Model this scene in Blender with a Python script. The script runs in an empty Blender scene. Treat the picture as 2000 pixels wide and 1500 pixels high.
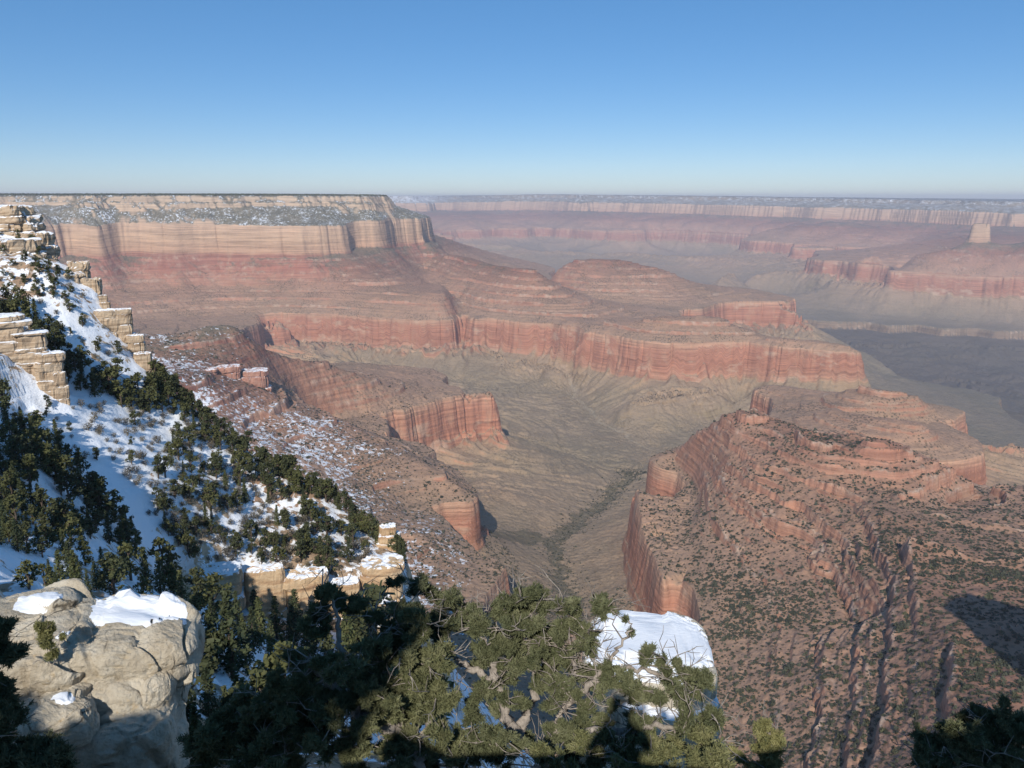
import bpy, bmesh, math, random
import numpy as np
from mathutils import Vector
# ---------------------------------------------------------------- camera, sky, sun, exposure
SC = bpy.context.scene
COL = SC.collection
F_PX, YH = 1600.0, 389.0
PITCH = math.atan((750 - YH) / F_PX)
cam = bpy.data.cameras.new("camera")
cam.sensor_width = 36.0
cam.lens = 36.0 * F_PX / 2000.0
cam.clip_start = 0.05
cam.clip_end = 120000.0
cam_o = bpy.data.objects.new("camera", cam)
COL.objects.link(cam_o)
cam_o.location = (0, 0, 0)
cam_o.rotation_euler = (math.pi / 2 - PITCH, 0, 0)
SC.camera = cam_o
CP, SP = math.cos(PITCH), math.sin(PITCH)

def ray(px, py):
    u = (px - 1000.0) / F_PX
    v = (750.0 - py) / F_PX
    return np.array([u, CP + v * SP, -SP + v * CP])

anti = ray(1215, 1375)
anti = anti / np.linalg.norm(anti)
SUN = -anti                                   # direction towards the sun
SUN_EL = math.asin(SUN[2])
SUN_AZ = math.atan2(SUN[0], SUN[1])           # clockwise from +Y

world = bpy.data.worlds.new("World")
SC.world = world
world.use_nodes = True
wn = world.node_tree.nodes
wl = world.node_tree.links
bg = wn["Background"]
sky = wn.new("ShaderNodeTexSky")
sky.sky_type = 'NISHITA'
sky.sun_disc = False
sky.sun_elevation = SUN_EL
sky.sun_rotation = SUN_AZ
sky.altitude = 2100
sky.air_density = 1.0
sky.dust_density = 0.0
sky.ozone_density = 2.2
hs = wn.new("ShaderNodeHueSaturation")
hs.inputs["Saturation"].default_value = 1.3
hs.inputs["Value"].default_value = 1.0
wl.new(sky.outputs[0], hs.inputs["Color"])
tint = wn.new("ShaderNodeMix"); tint.data_type = 'RGBA'; tint.blend_type = 'MULTIPLY'
tint.inputs[0].default_value = 1.0; tint.inputs[7].default_value = (0.985, 0.962, 1.05, 1.0)
wl.new(hs.outputs[0], tint.inputs[6])
even = wn.new("ShaderNodeMix"); even.data_type = 'RGBA'
even.inputs[0].default_value = 0.28; even.inputs[7].default_value = (2.0, 4.9, 8.7, 1.0)
wl.new(tint.outputs[2], even.inputs[6])
wl.new(even.outputs[2], bg.inputs[0])
bg.inputs[1].default_value = 0.09

sun = bpy.data.lights.new("sun", 'SUN')
sun.energy = 4.5
sun.angle = math.radians(0.53)
sun.color = (1.0, 0.94, 0.85)
sun_o = bpy.data.objects.new("sun", sun)
COL.objects.link(sun_o)
sun_o.rotation_euler = Vector(anti).to_track_quat('-Z', 'Y').to_euler()

SC.view_settings.view_transform = 'Standard'
SC.view_settings.look = 'None'
SC.view_settings.exposure = 0.0
SC.view_settings.gamma = 1.0
SC.cycles.use_denoising = True
SC.cycles.max_bounces = 5
SC.cycles.diffuse_bounces = 2
SC.cycles.glossy_bounces = 1
SC.cycles.transmission_bounces = 2
SC.cycles.transparent_max_bounces = 4
SC.cycles.volume_bounces = 0

# ---------------------------------------------------------------- helpers
def tag(o, label=None, cat=None, group=None, kind=None):
    if label: o["label"] = label
    if cat: o["category"] = cat
    if group: o["group"] = group
    if kind: o["kind"] = kind
    return o

def empty(name, loc=(0, 0, 0), rz=0.0):
    o = bpy.data.objects.new(name, None)
    o.empty_display_size = 0.3
    o.location = loc
    o.rotation_euler = (0, 0, rz)
    COL.objects.link(o)
    return o

def mesh_np(name, V, Fq, mat, smooth=True, attrs=None, parent=None):
    """V (n,3) float, Fq (m,k) int faces all with k corners."""
    V = np.ascontiguousarray(V, dtype=np.float32)
    Fq = np.ascontiguousarray(Fq, dtype=np.int32)
    me = bpy.data.meshes.new(name)
    k = Fq.shape[1]
    me.vertices.add(len(V)); me.loops.add(Fq.size); me.polygons.add(len(Fq))
    me.vertices.foreach_set("co", V.ravel())
    me.loops.foreach_set("vertex_index", Fq.ravel())
    me.polygons.foreach_set("loop_start", np.arange(0, Fq.size, k, dtype=np.int32))
    me.polygons.foreach_set("use_smooth", np.full(len(Fq), smooth, dtype=bool))
    if attrs:
        for an, av in attrs.items():
            a = me.attributes.new(an, 'FLOAT', 'POINT')
            a.data.foreach_set("value", np.ascontiguousarray(av, dtype=np.float32))
    me.update(calc_edges=True)
    me.validate()
    if mat is not None: me.materials.append(mat)
    o = bpy.data.objects.new(name, me)
    COL.objects.link(o)
    if parent is not None: o.parent = parent
    return o

# ---- gradient noise in numpy
def _h(ix, iy, seed):
    n = (ix.astype(np.uint32) * np.uint32(374761393) + iy.astype(np.uint32) * np.uint32(668265263)
         + np.uint32((seed * 2246822519) & 0xffffffff))
    n = (n ^ (n >> np.uint32(13))) * np.uint32(1274126177)
    n = n ^ (n >> np.uint32(16))
    return n

def gn(x, y, seed=0):
    x = np.asarray(x, dtype=np.float64); y = np.asarray(y, dtype=np.float64)
    xf = np.floor(x); yf = np.floor(y)
    ix = xf.astype(np.int64); iy = yf.astype(np.int64)
    fx = (x - xf).astype(np.float32); fy = (y - yf).astype(np.float32)
    def g(dx, dy):
        a = _h(ix + dx, iy + dy, seed).astype(np.float32) * np.float32(2 * math.pi / 4294967296.0)
        return np.cos(a) * (fx - dx) + np.sin(a) * (fy - dy)
    u = fx * fx * fx * (fx * (fx * 6 - 15) + 10)
    v = fy * fy * fy * (fy * (fy * 6 - 15) + 10)
    a = g(0, 0); b = g(1, 0); c = g(0, 1); d = g(1, 1)
    return ((a + (b - a) * u) * (1 - v) + (c + (d - c) * u) * v) * 1.5

def fbm(x, y, o=4, seed=0, gain=0.5):
    s = 0; a = 1.0; t = 0
    for i in range(o):
        s = s + a * gn(x * 2.03 ** i + 17.3 * i, y * 2.03 ** i - 9.1 * i, seed + i)
        t += a; a *= gain
    return s / t

def gn3(x, y, z, seed=0):
    """cheap 3-D noise from three 2-D slices"""
    return (gn(x + 0.37 * z, y - 0.61 * z, seed) + gn(y + 5.2 + 0.43 * x, z + 1.7 - 0.3 * x, seed + 1)
            + gn(z + 9.1 - 0.5 * y, x - 3.3 + 0.29 * y, seed + 2)) / 1.9

def fbm3(P, sc, o=4, seed=0, gain=0.5):
    s = 0; a = 1.0; t = 0
    for i in range(o):
        k = sc * 2.03 ** i
        s = s + a * gn3(P[:, 0] * k + 3.1 * i, P[:, 1] * k + 7.7 * i, P[:, 2] * k - 2.9 * i, seed + 5 * i)
        t += a; a *= gain
    return s / t

def sstep(t):
    t = np.clip(t, 0, 1)
    return t * t * (3 - 2 * t)

def on_z(px, py, z):
    d = ray(px, py); return d * (z / d[2])

def on_d(px, py, dist):
    d = ray(px, py); return d * (dist / math.hypot(d[0], d[1]))

def at_p(px, dist, z):
    """point at horizontal distance dist and height z that is seen in image column px"""
    s = (px - 1000) / F_PX
    qa = s * s * CP * CP + 1; qb = -2 * s * s * CP * SP * z; qc = s * s * z * z * SP * SP - dist * dist
    y = (-qb + math.sqrt(max(qb * qb - 4 * qa * qc, 0))) / (2 * qa)
    return np.array([s * (y * CP - z * SP), y, z])

def laplace(NA, NR, a0, a1, l0, l1, pts):
    """pts: (x,y,value) rows; harmonic interpolation on a log-polar grid"""
    P = np.array(pts)
    az = np.arctan2(P[:, 0], P[:, 1]); lr = np.log(np.hypot(P[:, 0], P[:, 1]))
    U = None
    for lev in (16, 8, 4, 2, 1):
        na, nr = (NA - 1) // lev + 1, (NR - 1) // lev + 1
        ia = np.round((az - a0) / (a1 - a0) * (na - 1)).astype(int)
        il = np.round((lr - l0) / (l1 - l0) * (nr - 1)).astype(int)
        ok = (ia >= 0) & (ia < na) & (il >= 0) & (il < nr)
        S = np.zeros((nr, na)); C = np.zeros((nr, na))
        np.add.at(S, (il[ok], ia[ok]), P[ok, 2]); np.add.at(C, (il[ok], ia[ok]), 1)
        fix = C > 0
        val = np.where(fix, S / np.maximum(C, 1), 0)
        if U is None:
            U = np.full((nr, na), P[:, 2].mean())
        else:
            yi = np.linspace(0, U.shape[0] - 1, nr); xi = np.linspace(0, U.shape[1] - 1, na)
            U = bilin(U, yi, xi)
        ha = (a1 - a0) / (na - 1); hl = (l1 - l0) / (nr - 1)
        wa = 1 / ha ** 2; wr = 1 / hl ** 2; wa, wr = wa / (2 * wa + 2 * wr), wr / (2 * wa + 2 * wr)
        par = (np.add.outer(np.arange(nr), np.arange(na)) & 1).astype(bool)
        for it in range(260 if lev > 1 else 120):
            for ph in (par, ~par):
                E = np.pad(U, 1, mode='edge')
                N = wr * (E[:-2, 1:-1] + E[2:, 1:-1]) + wa * (E[1:-1, :-2] + E[1:-1, 2:])
                U = np.where(ph, U + 1.6 * (N - U), U)
                U[fix] = val[fix]
    return U

def bilin(U, yi, xi):
    y0 = np.clip(np.floor(yi).astype(int), 0, U.shape[0] - 2); fy = (yi - y0)[:, None]
    x0 = np.clip(np.floor(xi).astype(int), 0, U.shape[1] - 2); fx = (xi - x0)[None, :]
    R = U[y0] * (1 - fy) + U[y0 + 1] * fy
    return R[:, x0] * (1 - fx) + R[:, x0 + 1] * fx

def blur(U, n, ax):
    k = 2 * n + 1
    pad = [(0, 0), (0, 0)]; pad[ax] = (n + 1, n)
    E = np.cumsum(np.pad(U, pad, mode='edge'), axis=ax)
    if ax == 0: return (E[k:] - E[:-k]) / k
    return (E[:, k:] - E[:, :-k]) / k

def dens(poly, n):
    out = []
    for a, b in zip(poly[:-1], poly[1:]):
        for t in np.linspace(0, 1, n, endpoint=False):
            out.append(np.array(a) * (1 - t) + np.array(b) * t)
    out.append(np.array(poly[-1])); return out

# ---------------------------------------------------------------- materials
class NT:
    def __init__(self, name):
        self.m = bpy.data.materials.new(name); self.m.use_nodes = True
        self.t = self.m.node_tree; self.n = self.t.nodes; self.l = self.t.links
        self.bsdf = self.n["Principled BSDF"]
        self.bsdf.inputs["Roughness"].default_value = 0.9
        self.bsdf.inputs["Specular IOR Level"].default_value = 0.15
    def node(self, typ, **kw):
        n = self.n.new(typ)
        for k, v in kw.items(): setattr(n, k, v)
        return n
    def link(self, a, b): self.l.new(a, b)
    def put(self, sock, v):
        if hasattr(v, "is_linked"): self.l.new(v, sock)
        elif isinstance(v, (tuple, list)): sock.default_value = tuple(v) + ((1.0,) if len(v) == 3 and sock.type == 'RGBA' else ())
        else: sock.default_value = v
    def math(self, op, a, b=0.0, c=0.0, clamp=False):
        n = self.node("ShaderNodeMath", operation=op, use_clamp=clamp)
        self.put(n.inputs[0], a); self.put(n.inputs[1], b); self.put(n.inputs[2], c)
        return n.outputs[0]
    def vmath(self, op, a, b=(0, 0, 0)):
        n = self.node("ShaderNodeVectorMath", operation=op)
        self.put(n.inputs[0], a); self.put(n.inputs[1], b)
        return n.outputs[0]
    def mix(self, f, a, b, mode='MIX'):
        n = self.node("ShaderNodeMix", data_type='RGBA', blend_type=mode)
        self.put(n.inputs[0], f); self.put(n.inputs[6], a); self.put(n.inputs[7], b)
        return n.outputs[2]
    def noise(self, vec, scale, detail=4.0, rough=0.55, dist=0.0):
        n = self.node("ShaderNodeTexNoise")
        self.put(n.inputs["Vector"], vec); n.inputs["Scale"].default_value = scale
        n.inputs["Detail"].default_value = detail; n.inputs["Roughness"].default_value = rough
        n.inputs["Distortion"].default_value = dist
        return n.outputs[0]
    def voro(self, vec, scale, feature='F1', out=0, rand=1.0):
        n = self.node("ShaderNodeTexVoronoi", feature=feature)
        self.put(n.inputs["Vector"], vec); n.inputs["Scale"].default_value = scale
        n.inputs["Randomness"].default_value = rand
        return n.outputs[out]
    def rng(self, v, a, b, c=0.0, d=1.0, smooth=True):
        n = self.node("ShaderNodeMapRange", interpolation_type='SMOOTHSTEP' if smooth else 'LINEAR')
        self.put(n.inputs[0], v)
        for i, k in enumerate((a, b, c, d)): n.inputs[1 + i].default_value = k
        return n.outputs[0]
    def ramp(self, f, stops, interp='LINEAR'):
        n = self.node("ShaderNodeValToRGB"); cr = n.color_ramp; cr.interpolation = interp
        while len(cr.elements) > 1: cr.elements.remove(cr.elements[-1])
        cr.elements[0].position = stops[0][0]; cr.elements[0].color = tuple(stops[0][1]) + (1,)
        for p, c in stops[1:]:
            e = cr.elements.new(p); e.color = tuple(c) + (1,)
        self.put(n.inputs[0], f); return n.outputs[0]
    def pos(self): return self.node("ShaderNodeNewGeometry").outputs["Position"]
    def nz(self, true=False):
        gme = self.node("ShaderNodeNewGeometry"); s = self.node("ShaderNodeSeparateXYZ")
        self.link(gme.outputs["True Normal" if true else "Normal"], s.inputs[0]); return s.outputs[2]
    def scl(self, vec, s):
        return self.vmath('MULTIPLY', vec, s)
    def attr(self, name):
        n = self.node("ShaderNodeAttribute", attribute_name=name); return n.outputs["Fac"]
    def bump(self, h, strength, dist, prev=None):
        n = self.node("ShaderNodeBump"); n.inputs["Strength"].default_value = strength
        n.inputs["Distance"].default_value = dist; self.put(n.inputs["Height"], h)
        if prev is not None: self.link(prev, n.inputs["Normal"])
        return n.outputs[0]
    def done(self, col, normal=None, rough=None):
        self.put(self.bsdf.inputs["Base Color"], col)
        if normal is not None: self.link(normal, self.bsdf.inputs["Normal"])
        if rough is not None: self.put(self.bsdf.inputs["Roughness"], rough)
        return self.m

def mat_canyon():
    t = NT("canyon_rock")
    P = t.pos()
    st = t.attr("strat"); sn = t.attr("snow")
    wob = t.noise(P, 0.006, 3)
    s1 = t.math('ADD', st, t.rng(wob, 0, 1, -14, 14, False))
    f = t.rng(s1, -1450, 50, 0, 1, False)
    def q(z): return (z + 1450) / 1500.0
    rock = t.ramp(f, [(q(-1440), (.085, .075, .072)), (q(-1110), (.11, .095, .085)), (q(-1095), (.25, .18, .13)), (q(-1045), (.28, .21, .15)),
                      (q(-1030), (.21, .18, .135)), (q(-880), (.29, .235, .155)), (q(-800), (.38, .27, .18)), (q(-785), (.44, .245, .17)), (q(-740), (.42, .20, .135)),
                      (q(-660), (.47, .235, .165)), (q(-622), (.50, .32, .23)), (q(-610), (.40, .215, .15)), (q(-470), (.43, .235, .17)),
                      (q(-390), (.35, .155, .115)), (q(-325), (.37, .185, .14)), (q(-305), (.52, .34, .24)), (q(-230), (.57, .41, .295)),
                      (q(-160), (.56, .41, .31)), (q(-120), (.46, .37, .29)), (q(-90), (.54, .42, .32)), (q(0), (.54, .44, .35))])
    tal = t.ramp(f, [(q(-1440), (.095, .085, .08)), (q(-1110), (.13, .112, .098)), (q(-1050), (.215, .187, .152)), (q(-985), (.25, .212, .168)),
                     (q(-880), (.335, .265, .195)), (q(-800), (.38, .285, .205)), (q(-770), (.39, .27, .195)), (q(-640), (.43, .295, .215)), (q(-600), (.42, .275, .20)), (q(-500), (.40, .245, .18)),
                     (q(-400), (.32, .165, .12)), (q(-330), (.26, .185, .14)), (q(-300), (.25, .215, .165)), (q(-120), (.23, .21, .16)),
                     (q(-60), (.26, .23, .175)), (q(-6), (.20, .18, .14)), (q(6), (.04, .048, .036))])
    nz = t.nz()
    steep = t.rng(t.math('ADD', nz, t.rng(t.noise(P, 0.03, 4), 0, 1, -.14, .14, False)), 0.50, 0.68, 1, 0)
    # thin beds
    sx = t.node("ShaderNodeSeparateXYZ"); t.link(P, sx.inputs[0])
    cb = t.node("ShaderNodeCombineXYZ")
    t.put(cb.inputs[0], t.math('MULTIPLY', sx.outputs[0], .004)); t.put(cb.inputs[1], t.math('MULTIPLY', sx.outputs[1], .004)); t.put(cb.inputs[2], t.math('MULTIPLY', st, .16))
    bed = t.noise(cb.outputs[0], 1.0, 3, .65)
    rock = t.mix(1.0, rock, t.ramp(bed, [(.3, (.62, .6, .58)), (.5, (1, 1, 1)), (.72, (1.35, 1.32, 1.28))]), 'MULTIPLY')
    tal = t.mix(.4, tal, t.ramp(bed, [(.3, (.75, .72, .7)), (.5, (1, 1, 1)), (.68, (1.25, 1.2, 1.15))]), 'MULTIPLY')
    # pale thin ledges in the Supai
    # stains running down the cliffs
    cs = t.node("ShaderNodeCombineXYZ")
    t.put(cs.inputs[0], t.math('MULTIPLY', sx.outputs[0], .022)); t.put(cs.inputs[1], t.math('MULTIPLY', sx.outputs[1], .022)); t.put(cs.inputs[2], t.math('MULTIPLY', sx.outputs[2], .009))
    stn = t.noise(cs.outputs[0], 1.0, 4, .6)
    rock = t.mix(t.rng(stn, .52, .72, 0, .42), rock, t.mix(.55, rock, (.56, .44, .32)))
    rock = t.mix(t.math('MULTIPLY', t.rng(stn, .30, .44, .32, 0), t.rng(st, -330, -300, 1, .35)), rock, t.mix(1.0, rock, (.55, .5, .5), 'MULTIPLY'))
    big = t.noise(P, 0.0022, 4, .6)
    tal = t.mix(t.rng(big, .42, .62, .0, .55), tal, t.mix(1.0, tal, (.80, .86, .84), 'MULTIPLY'))
    tal = t.mix(t.rng(t.noise(P, 0.012, 5, .65), .5, .7, 0, .5), tal, t.mix(1.0, tal, (1.3, 1.22, 1.12), 'MULTIPLY'))
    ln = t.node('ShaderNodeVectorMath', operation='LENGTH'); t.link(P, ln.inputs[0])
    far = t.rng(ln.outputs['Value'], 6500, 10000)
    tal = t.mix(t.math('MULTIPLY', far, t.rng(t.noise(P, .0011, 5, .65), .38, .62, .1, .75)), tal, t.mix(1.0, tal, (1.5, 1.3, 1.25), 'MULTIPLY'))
    # scattered shrubs too small to be more than specks
    v = t.voro(P, 0.12)
    dens = t.rng(t.noise(P, 0.008, 4), .35, .65, .10, .42)
    shr = t.math('LESS_THAN', v, dens)
    hi = t.rng(st, -760, -640, 0.45, 1.0)
    tal = t.mix(t.math('MULTIPLY', t.math('MULTIPLY', shr, hi), .7), tal, (.045, .052, .03))
    v2 = t.noise(P, 0.075, 3, .7)
    tal = t.mix(t.math('MULTIPLY', t.rng(v2, .53, .66, 0, .62), t.rng(st, -700, -250, .45, 1.0)), tal, (.06, .062, .042))
    tal = t.mix(t.math('MULTIPLY', t.rng(t.math('ADD', t.attr("veg"), t.rng(t.noise(P, .04, 4, .7), .3, .7, -.45, .45, False)), .38, .55), .62), tal, (.085, .088, .055))
    tal = t.mix(t.math('MULTIPLY', t.attr("creek"), .7), tal, (.42, .37, .29))
    rock = t.mix(t.math('MULTIPLY', t.rng(t.noise(t.vmath('MULTIPLY', P, (1, 1, 2.2)), .0075, 4, .6), .56, .68, 0, .6), t.rng(st, -610, -640, 0, 1)), rock, (.60, .46, .36))
    tal = t.mix(t.math('MULTIPLY', t.rng(t.noise(P, .011, 5, .7), .46, .62, 0, .75), t.rng(st, -470, -330, .12, 1.0)), tal, (.135, .135, .105))
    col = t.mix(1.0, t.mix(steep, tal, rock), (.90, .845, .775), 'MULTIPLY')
    col = t.mix(t.math('MULTIPLY', t.attr("cap"), t.rng(t.noise(P, .03, 4, .7), .42, .7, 0, .8)), col, (.56, .43, .33))
    sm = t.noise(P, 0.09, 5, .75)
    sb = t.noise(P, 0.015, 3, .6)
    sv = t.math('ADD', t.math('MULTIPLY', sm, .72), t.math('MULTIPLY', sb, .28))
    thr = t.math('SUBTRACT', .60, t.math('MULTIPLY', sn, .15))
    sf = t.math('MULTIPLY', t.rng(t.math('SUBTRACT', sv, thr), 0, .02), t.math('MULTIPLY', t.rng(nz, .5, .72), t.rng(sn, .02, .12)))
    col = t.mix(sf, col, (.72, .75, .80))
    bp = t.bump(t.noise(P, 0.05, 6, .65), .55, 9.0)
    bp = t.bump(t.noise(cs.outputs[0], 2.0, 5, .65), .1, 4.0, bp)
    bp = t.bump(bed, .55, 4.0, bp)
    return t.done(col, bp)
M_CANYON = mat_canyon()

def snow_on(t, col, P, nz, amount, sc=0.35, lo=.45, hi=.72):
    n1 = t.noise(P, sc, 6, .68, .3)
    n2 = t.noise(P, sc * .16, 3, .6)
    v = t.math('ADD', t.math('MULTIPLY', n1, .62), t.math('MULTIPLY', n2, .38))
    thr = t.math('SUBTRACT', .68, t.math('MULTIPLY', amount, .36))
    f = t.math('MULTIPLY', t.rng(t.math('SUBTRACT', v, thr), 0, .035), t.rng(nz, lo, hi))
    return t.mix(f, col, (.90, .92, .95))

def mat_near():
    t = NT("rim_slope_rock")
    P = t.pos(); nz = t.nz(); tz = t.nz(True)
    n = t.noise(P, .05, 5, .6)
    soil = t.ramp(n, [(.3, (.30, .20, .13)), (.5, (.38, .27, .18)), (.65, (.40, .245, .16)), (.8, (.26, .21, .15))])
    soil = t.mix(t.rng(t.noise(P, 1.1, 4, .7), .48, .62, 0, .8), soil, (.10, .09, .06))
    cb = t.vmath('MULTIPLY', P, (.05, .05, 1.1))
    bed = t.noise(cb, 1.0, 4, .6)
    rock = t.ramp(bed, [(.28, (.27, .19, .125)), (.42, (.44, .325, .215)), (.55, (.56, .43, .29)), (.7, (.48, .33, .21)), (.82, (.60, .49, .36))])
    steep = t.rng(t.math('ADD', nz, t.rng(t.noise(P, .3, 4), 0, 1, -.12, .12, False)), .55, .72, 1, 0)
    col = t.mix(steep, soil, rock)
    col = snow_on(t, col, P, nz, t.attr("snow"), .33, .30, .52)
    bp = t.bump(t.noise(P, .9, 6, .65), .45, .6)
    bp = t.bump(bed, .4, .5, bp)
    return t.done(col, bp)
M_NEAR = mat_near()

def mat_ledge(name, dark, mid, light, snow, bed_f=1.6, stain=.35):
    t = NT(name); P = t.pos(); nz = t.nz()
    bed = t.noise(t.vmath('MULTIPLY', P, (.12, .12, bed_f)), 1.0, 4, .6)
    col = t.ramp(bed, [(.3, dark), (.45, mid), (.6, light), (.75, mid)])
    col = t.mix(t.rng(t.noise(t.vmath('MULTIPLY', P, (1.1, 1.1, .12)), 1.0, 4, .65), .55, .75, 0, stain), col, t.mix(1.0, col, (.42, .40, .38), 'MULTIPLY'))
    col = t.mix(t.rng(t.noise(P, 2.5, 4, .7), .45, .65, 0, .45), col, t.mix(1.0, col, (.72, .66, .6), 'MULTIPLY'))
    if snow > 0:
        m = t.node("ShaderNodeValue"); m.outputs[0].default_value = snow
        col = snow_on(t, col, P, nz, m.outputs[0], .5, .55, .8)
    bp = t.bump(t.noise(P, 1.6, 6, .65), .6, .35)
    bp = t.bump(bed, .4, .25, bp)
    return t.done(col, bp)
M_LEDGE = mat_ledge("tan_ledge_rock", (.22, .155, .10), (.41, .30, .20), (.56, .44, .31), .78)
M_OCHRE = mat_ledge("ochre_cliff_rock", (.33, .20, .12), (.50, .34, .20), (.58, .43, .27), .70, .9, .75)
M_RED = mat_ledge("red_cliff_rock", (.28, .13, .09), (.38, .19, .135), (.44, .25, .18), .55, .25, .3)

def mat_boulder():
    t = NT("pale_limestone"); P = t.pos()
    n = t.noise(P, 1.3, 6, .62)
    col = t.ramp(n, [(.28, (.40, .335, .245)), (.45, (.56, .485, .37)), (.6, (.66, .595, .48)), (.75, (.58, .505, .385))])
    col = t.mix(t.rng(t.noise(P, 7, 5, .7), .5, .66, 0, .5), col, t.mix(1.0, col, (.70, .66, .60), 'MULTIPLY'))
    col = t.mix(t.rng(t.noise(P, 2.4, 4, .7), .60, .72, 0, .55), col, (.52, .37, .19))
    col = t.mix(t.rng(t.noise(P, 16, 4, .75), .60, .68, 0, .6), col, (.26, .22, .17))
    w = t.node("ShaderNodeTexVoronoi", feature='DISTANCE_TO_EDGE'); w.inputs["Scale"].default_value = .45
    wp = t.vmath('ADD', P, t.scl(t.node_col_noise(P, 1.6), (.5, .5, .5)))
    t.link(wp, w.inputs["Vector"])
    crack = t.math('MULTIPLY', t.rng(w.outputs["Distance"], 0, .016, 1, 0), t.rng(t.noise(P, .9, 3), .46, .6))
    col = t.mix(t.math('MULTIPLY', crack, .8), col, (.07, .055, .04))
    col = t.mix(t.rng(t.noise(P, 30, 3, .8), .62, .72, 0, .5), col, (.20, .17, .13))
    col = t.mix(t.rng(t.noise(t.vmath('MULTIPLY', P, (2.5, 2.5, .5)), 1.0, 5, .7), .54, .7, 0, .5), col, t.mix(1.0, col, (.55, .50, .44), 'MULTIPLY'))
    bp = t.bump(t.noise(P, 4.5, 8, .72), 1.0, .14)
    bp = t.bump(t.voro(P, 9.0, 'F1'), .35, .05, bp)
    bp = t.bump(crack, .5, -.05, bp)
    return t.done(col, bp)
def _ncn(self, vec, scale):
    n = self.node("ShaderNodeTexNoise"); self.put(n.inputs["Vector"], vec); n.inputs["Scale"].default_value = scale
    n.inputs["Detail"].default_value = 3
    return n.outputs[1]
NT.node_col_noise = _ncn
M_BOULDER = mat_boulder()

def mat_snow():
    t = NT("crusted_snow"); P = t.pos()
    n = t.noise(t.vmath('MULTIPLY', P, (3, 9, 5)), 1.0, 6, .65)
    col = t.ramp(n, [(.3, (.80, .83, .88)), (.6, (.90, .92, .95))])
    col = t.mix(t.rng(t.noise(P, 6, 5, .7), .66, .72, 0, .7), col, (.5, .42, .31))
    bp = t.bump(n, .5, .05)
    return t.done(col, bp, .6)
M_SNOW = mat_snow()

def mat_leaf(name, a, b, c, sc):
    t = NT(name); P = t.pos()
    col = t.ramp(t.noise(P, sc, 3, .7), [(.28, a), (.5, b), (.72, c)])
    t.bsdf.inputs["Roughness"].default_value = .75
    oi = t.node('ShaderNodeObjectInfo').outputs['Random']
    col = t.mix(1.0, col, t.ramp(oi, [(0, (.72, .76, .80)), (.4, (1, 1, 1)), (.75, (1.25, 1.18, .95)), (1, (1.5, 1.4, 1.2))]), 'MULTIPLY')
    return t.done(col)
M_PINYON = mat_leaf("pinyon_needles", (.085, .095, .047), (.150, .156, .078), (.235, .232, .128), 6.0)
M_JUNIPER = mat_leaf("juniper_foliage", (.045, .055, .028), (.07, .078, .036), (.10, .10, .05), 1.3)
M_FIR = mat_leaf("fir_foliage", (.04, .052, .028), (.062, .075, .036), (.095, .098, .048), 1.0)
M_SHRUB = mat_leaf("scrub_foliage", (.042, .047, .03), (.066, .07, .043), (.105, .10, .066), .12)
M_GREYBRUSH = mat_leaf("bare_brush_twigs", (.12, .10, .085), (.19, .165, .14), (.25, .22, .18), 3.0)
def mat_bark(name, a, b):
    t = NT(name); P = t.pos()
    n = t.noise(t.vmath('MULTIPLY', P, (22, 22, 5)), 1.0, 5, .65)
    col = t.ramp(n, [(.3, a), (.65, b)])
    return t.done(col, t.bump(n, .7, .02))
M_BARK = mat_bark("grey_bark", (.16, .135, .115), (.42, .37, .32))
M_BARKD = mat_bark("brown_bark", (.06, .045, .035), (.14, .105, .08))

M_BRUSH = mat_leaf("grey_brush", (.075, .068, .055), (.12, .108, .088), (.17, .15, .12), 2.0)
# ---------------------------------------------------------------- the canyon (one erosion field, cliffs at the strata)
B_K, B_C, B_R, B_T = 0.0, 70.0, 380.0, 690.0
H_K, H_C, H_R, H_T = 50.0, 155.0, 158.0, 60.0
LEDGE = [(88, 4), (99, 5), (112, 12), (124, 5), (136, 7), (147, 5), (158, 15), (170, 5), (183, 8), (196, 12), (208, 5), (221, 8), (238, 17),
         (250, 5), (263, 6), (276, 13), (288, 5), (300, 6), (312, 15), (324, 6), (335, 7), (348, 11), (361, 6), (371, 4),
         (470, 4), (740, 16), (800, 20), (880, 20)]
_bt = np.array([-3000, -600, -80, 0, 70, 380, 590, 690, 990, 1400], float)
_zt = np.array([140, 60, 14, 0, -105, -415, -625, -675, -975, -1003], float)

def idw(x, y, pts, power=2.0, soft=400.0):
    num = 0; den = 0
    for (cx, cy, v, rad) in pts:
        w = np.exp(-((x - cx) ** 2 + (y - cy) ** 2) / (2 * rad * rad)) + 1e-9
        num = num + w * v; den = den + w
    return num, den

def zoff(x, y):
    r = np.hypot(x, y); a = np.arctan2(x, y)
    t = sstep((r - 7500) / 6000)
    n = np.interp(a, np.radians([-8, 2, 12, 22, 31]), [60, 95, 55, 5, -35])
    m = 22 * sstep((r - 5120) / 240) * sstep((math.radians(2) - a) / math.radians(8))
    c = at_p(1915, 8600, -250)
    k = -62 * np.exp(-((x - c[0]) ** 2 + (y - c[1]) ** 2) / (2 * 420.0 ** 2))
    return t * n + (1 - t) * m + k

HPTS = []
for (px, py, z, v, rad) in [(965, 1084, -620, 70, 180), (870, 985, -620, 100, 150), (1867, 860, -620, 105, 320),
                            (1400, 1290, -620, 110, 300), (1700, 695, -620, 105, 260)]:
    p = on_z(px, py, z); HPTS.append((p[0], p[1], v, rad))

def hrw(x, y):
    s = np.zeros_like(np.asarray(x, float)) + H_R
    for (cx, cy, v, rad) in HPTS:
        w = np.exp(-((x - cx) ** 2 + (y - cy) ** 2) / (2 * rad * rad))
        s = s * (1 - w) + v * w
    return s

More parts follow.
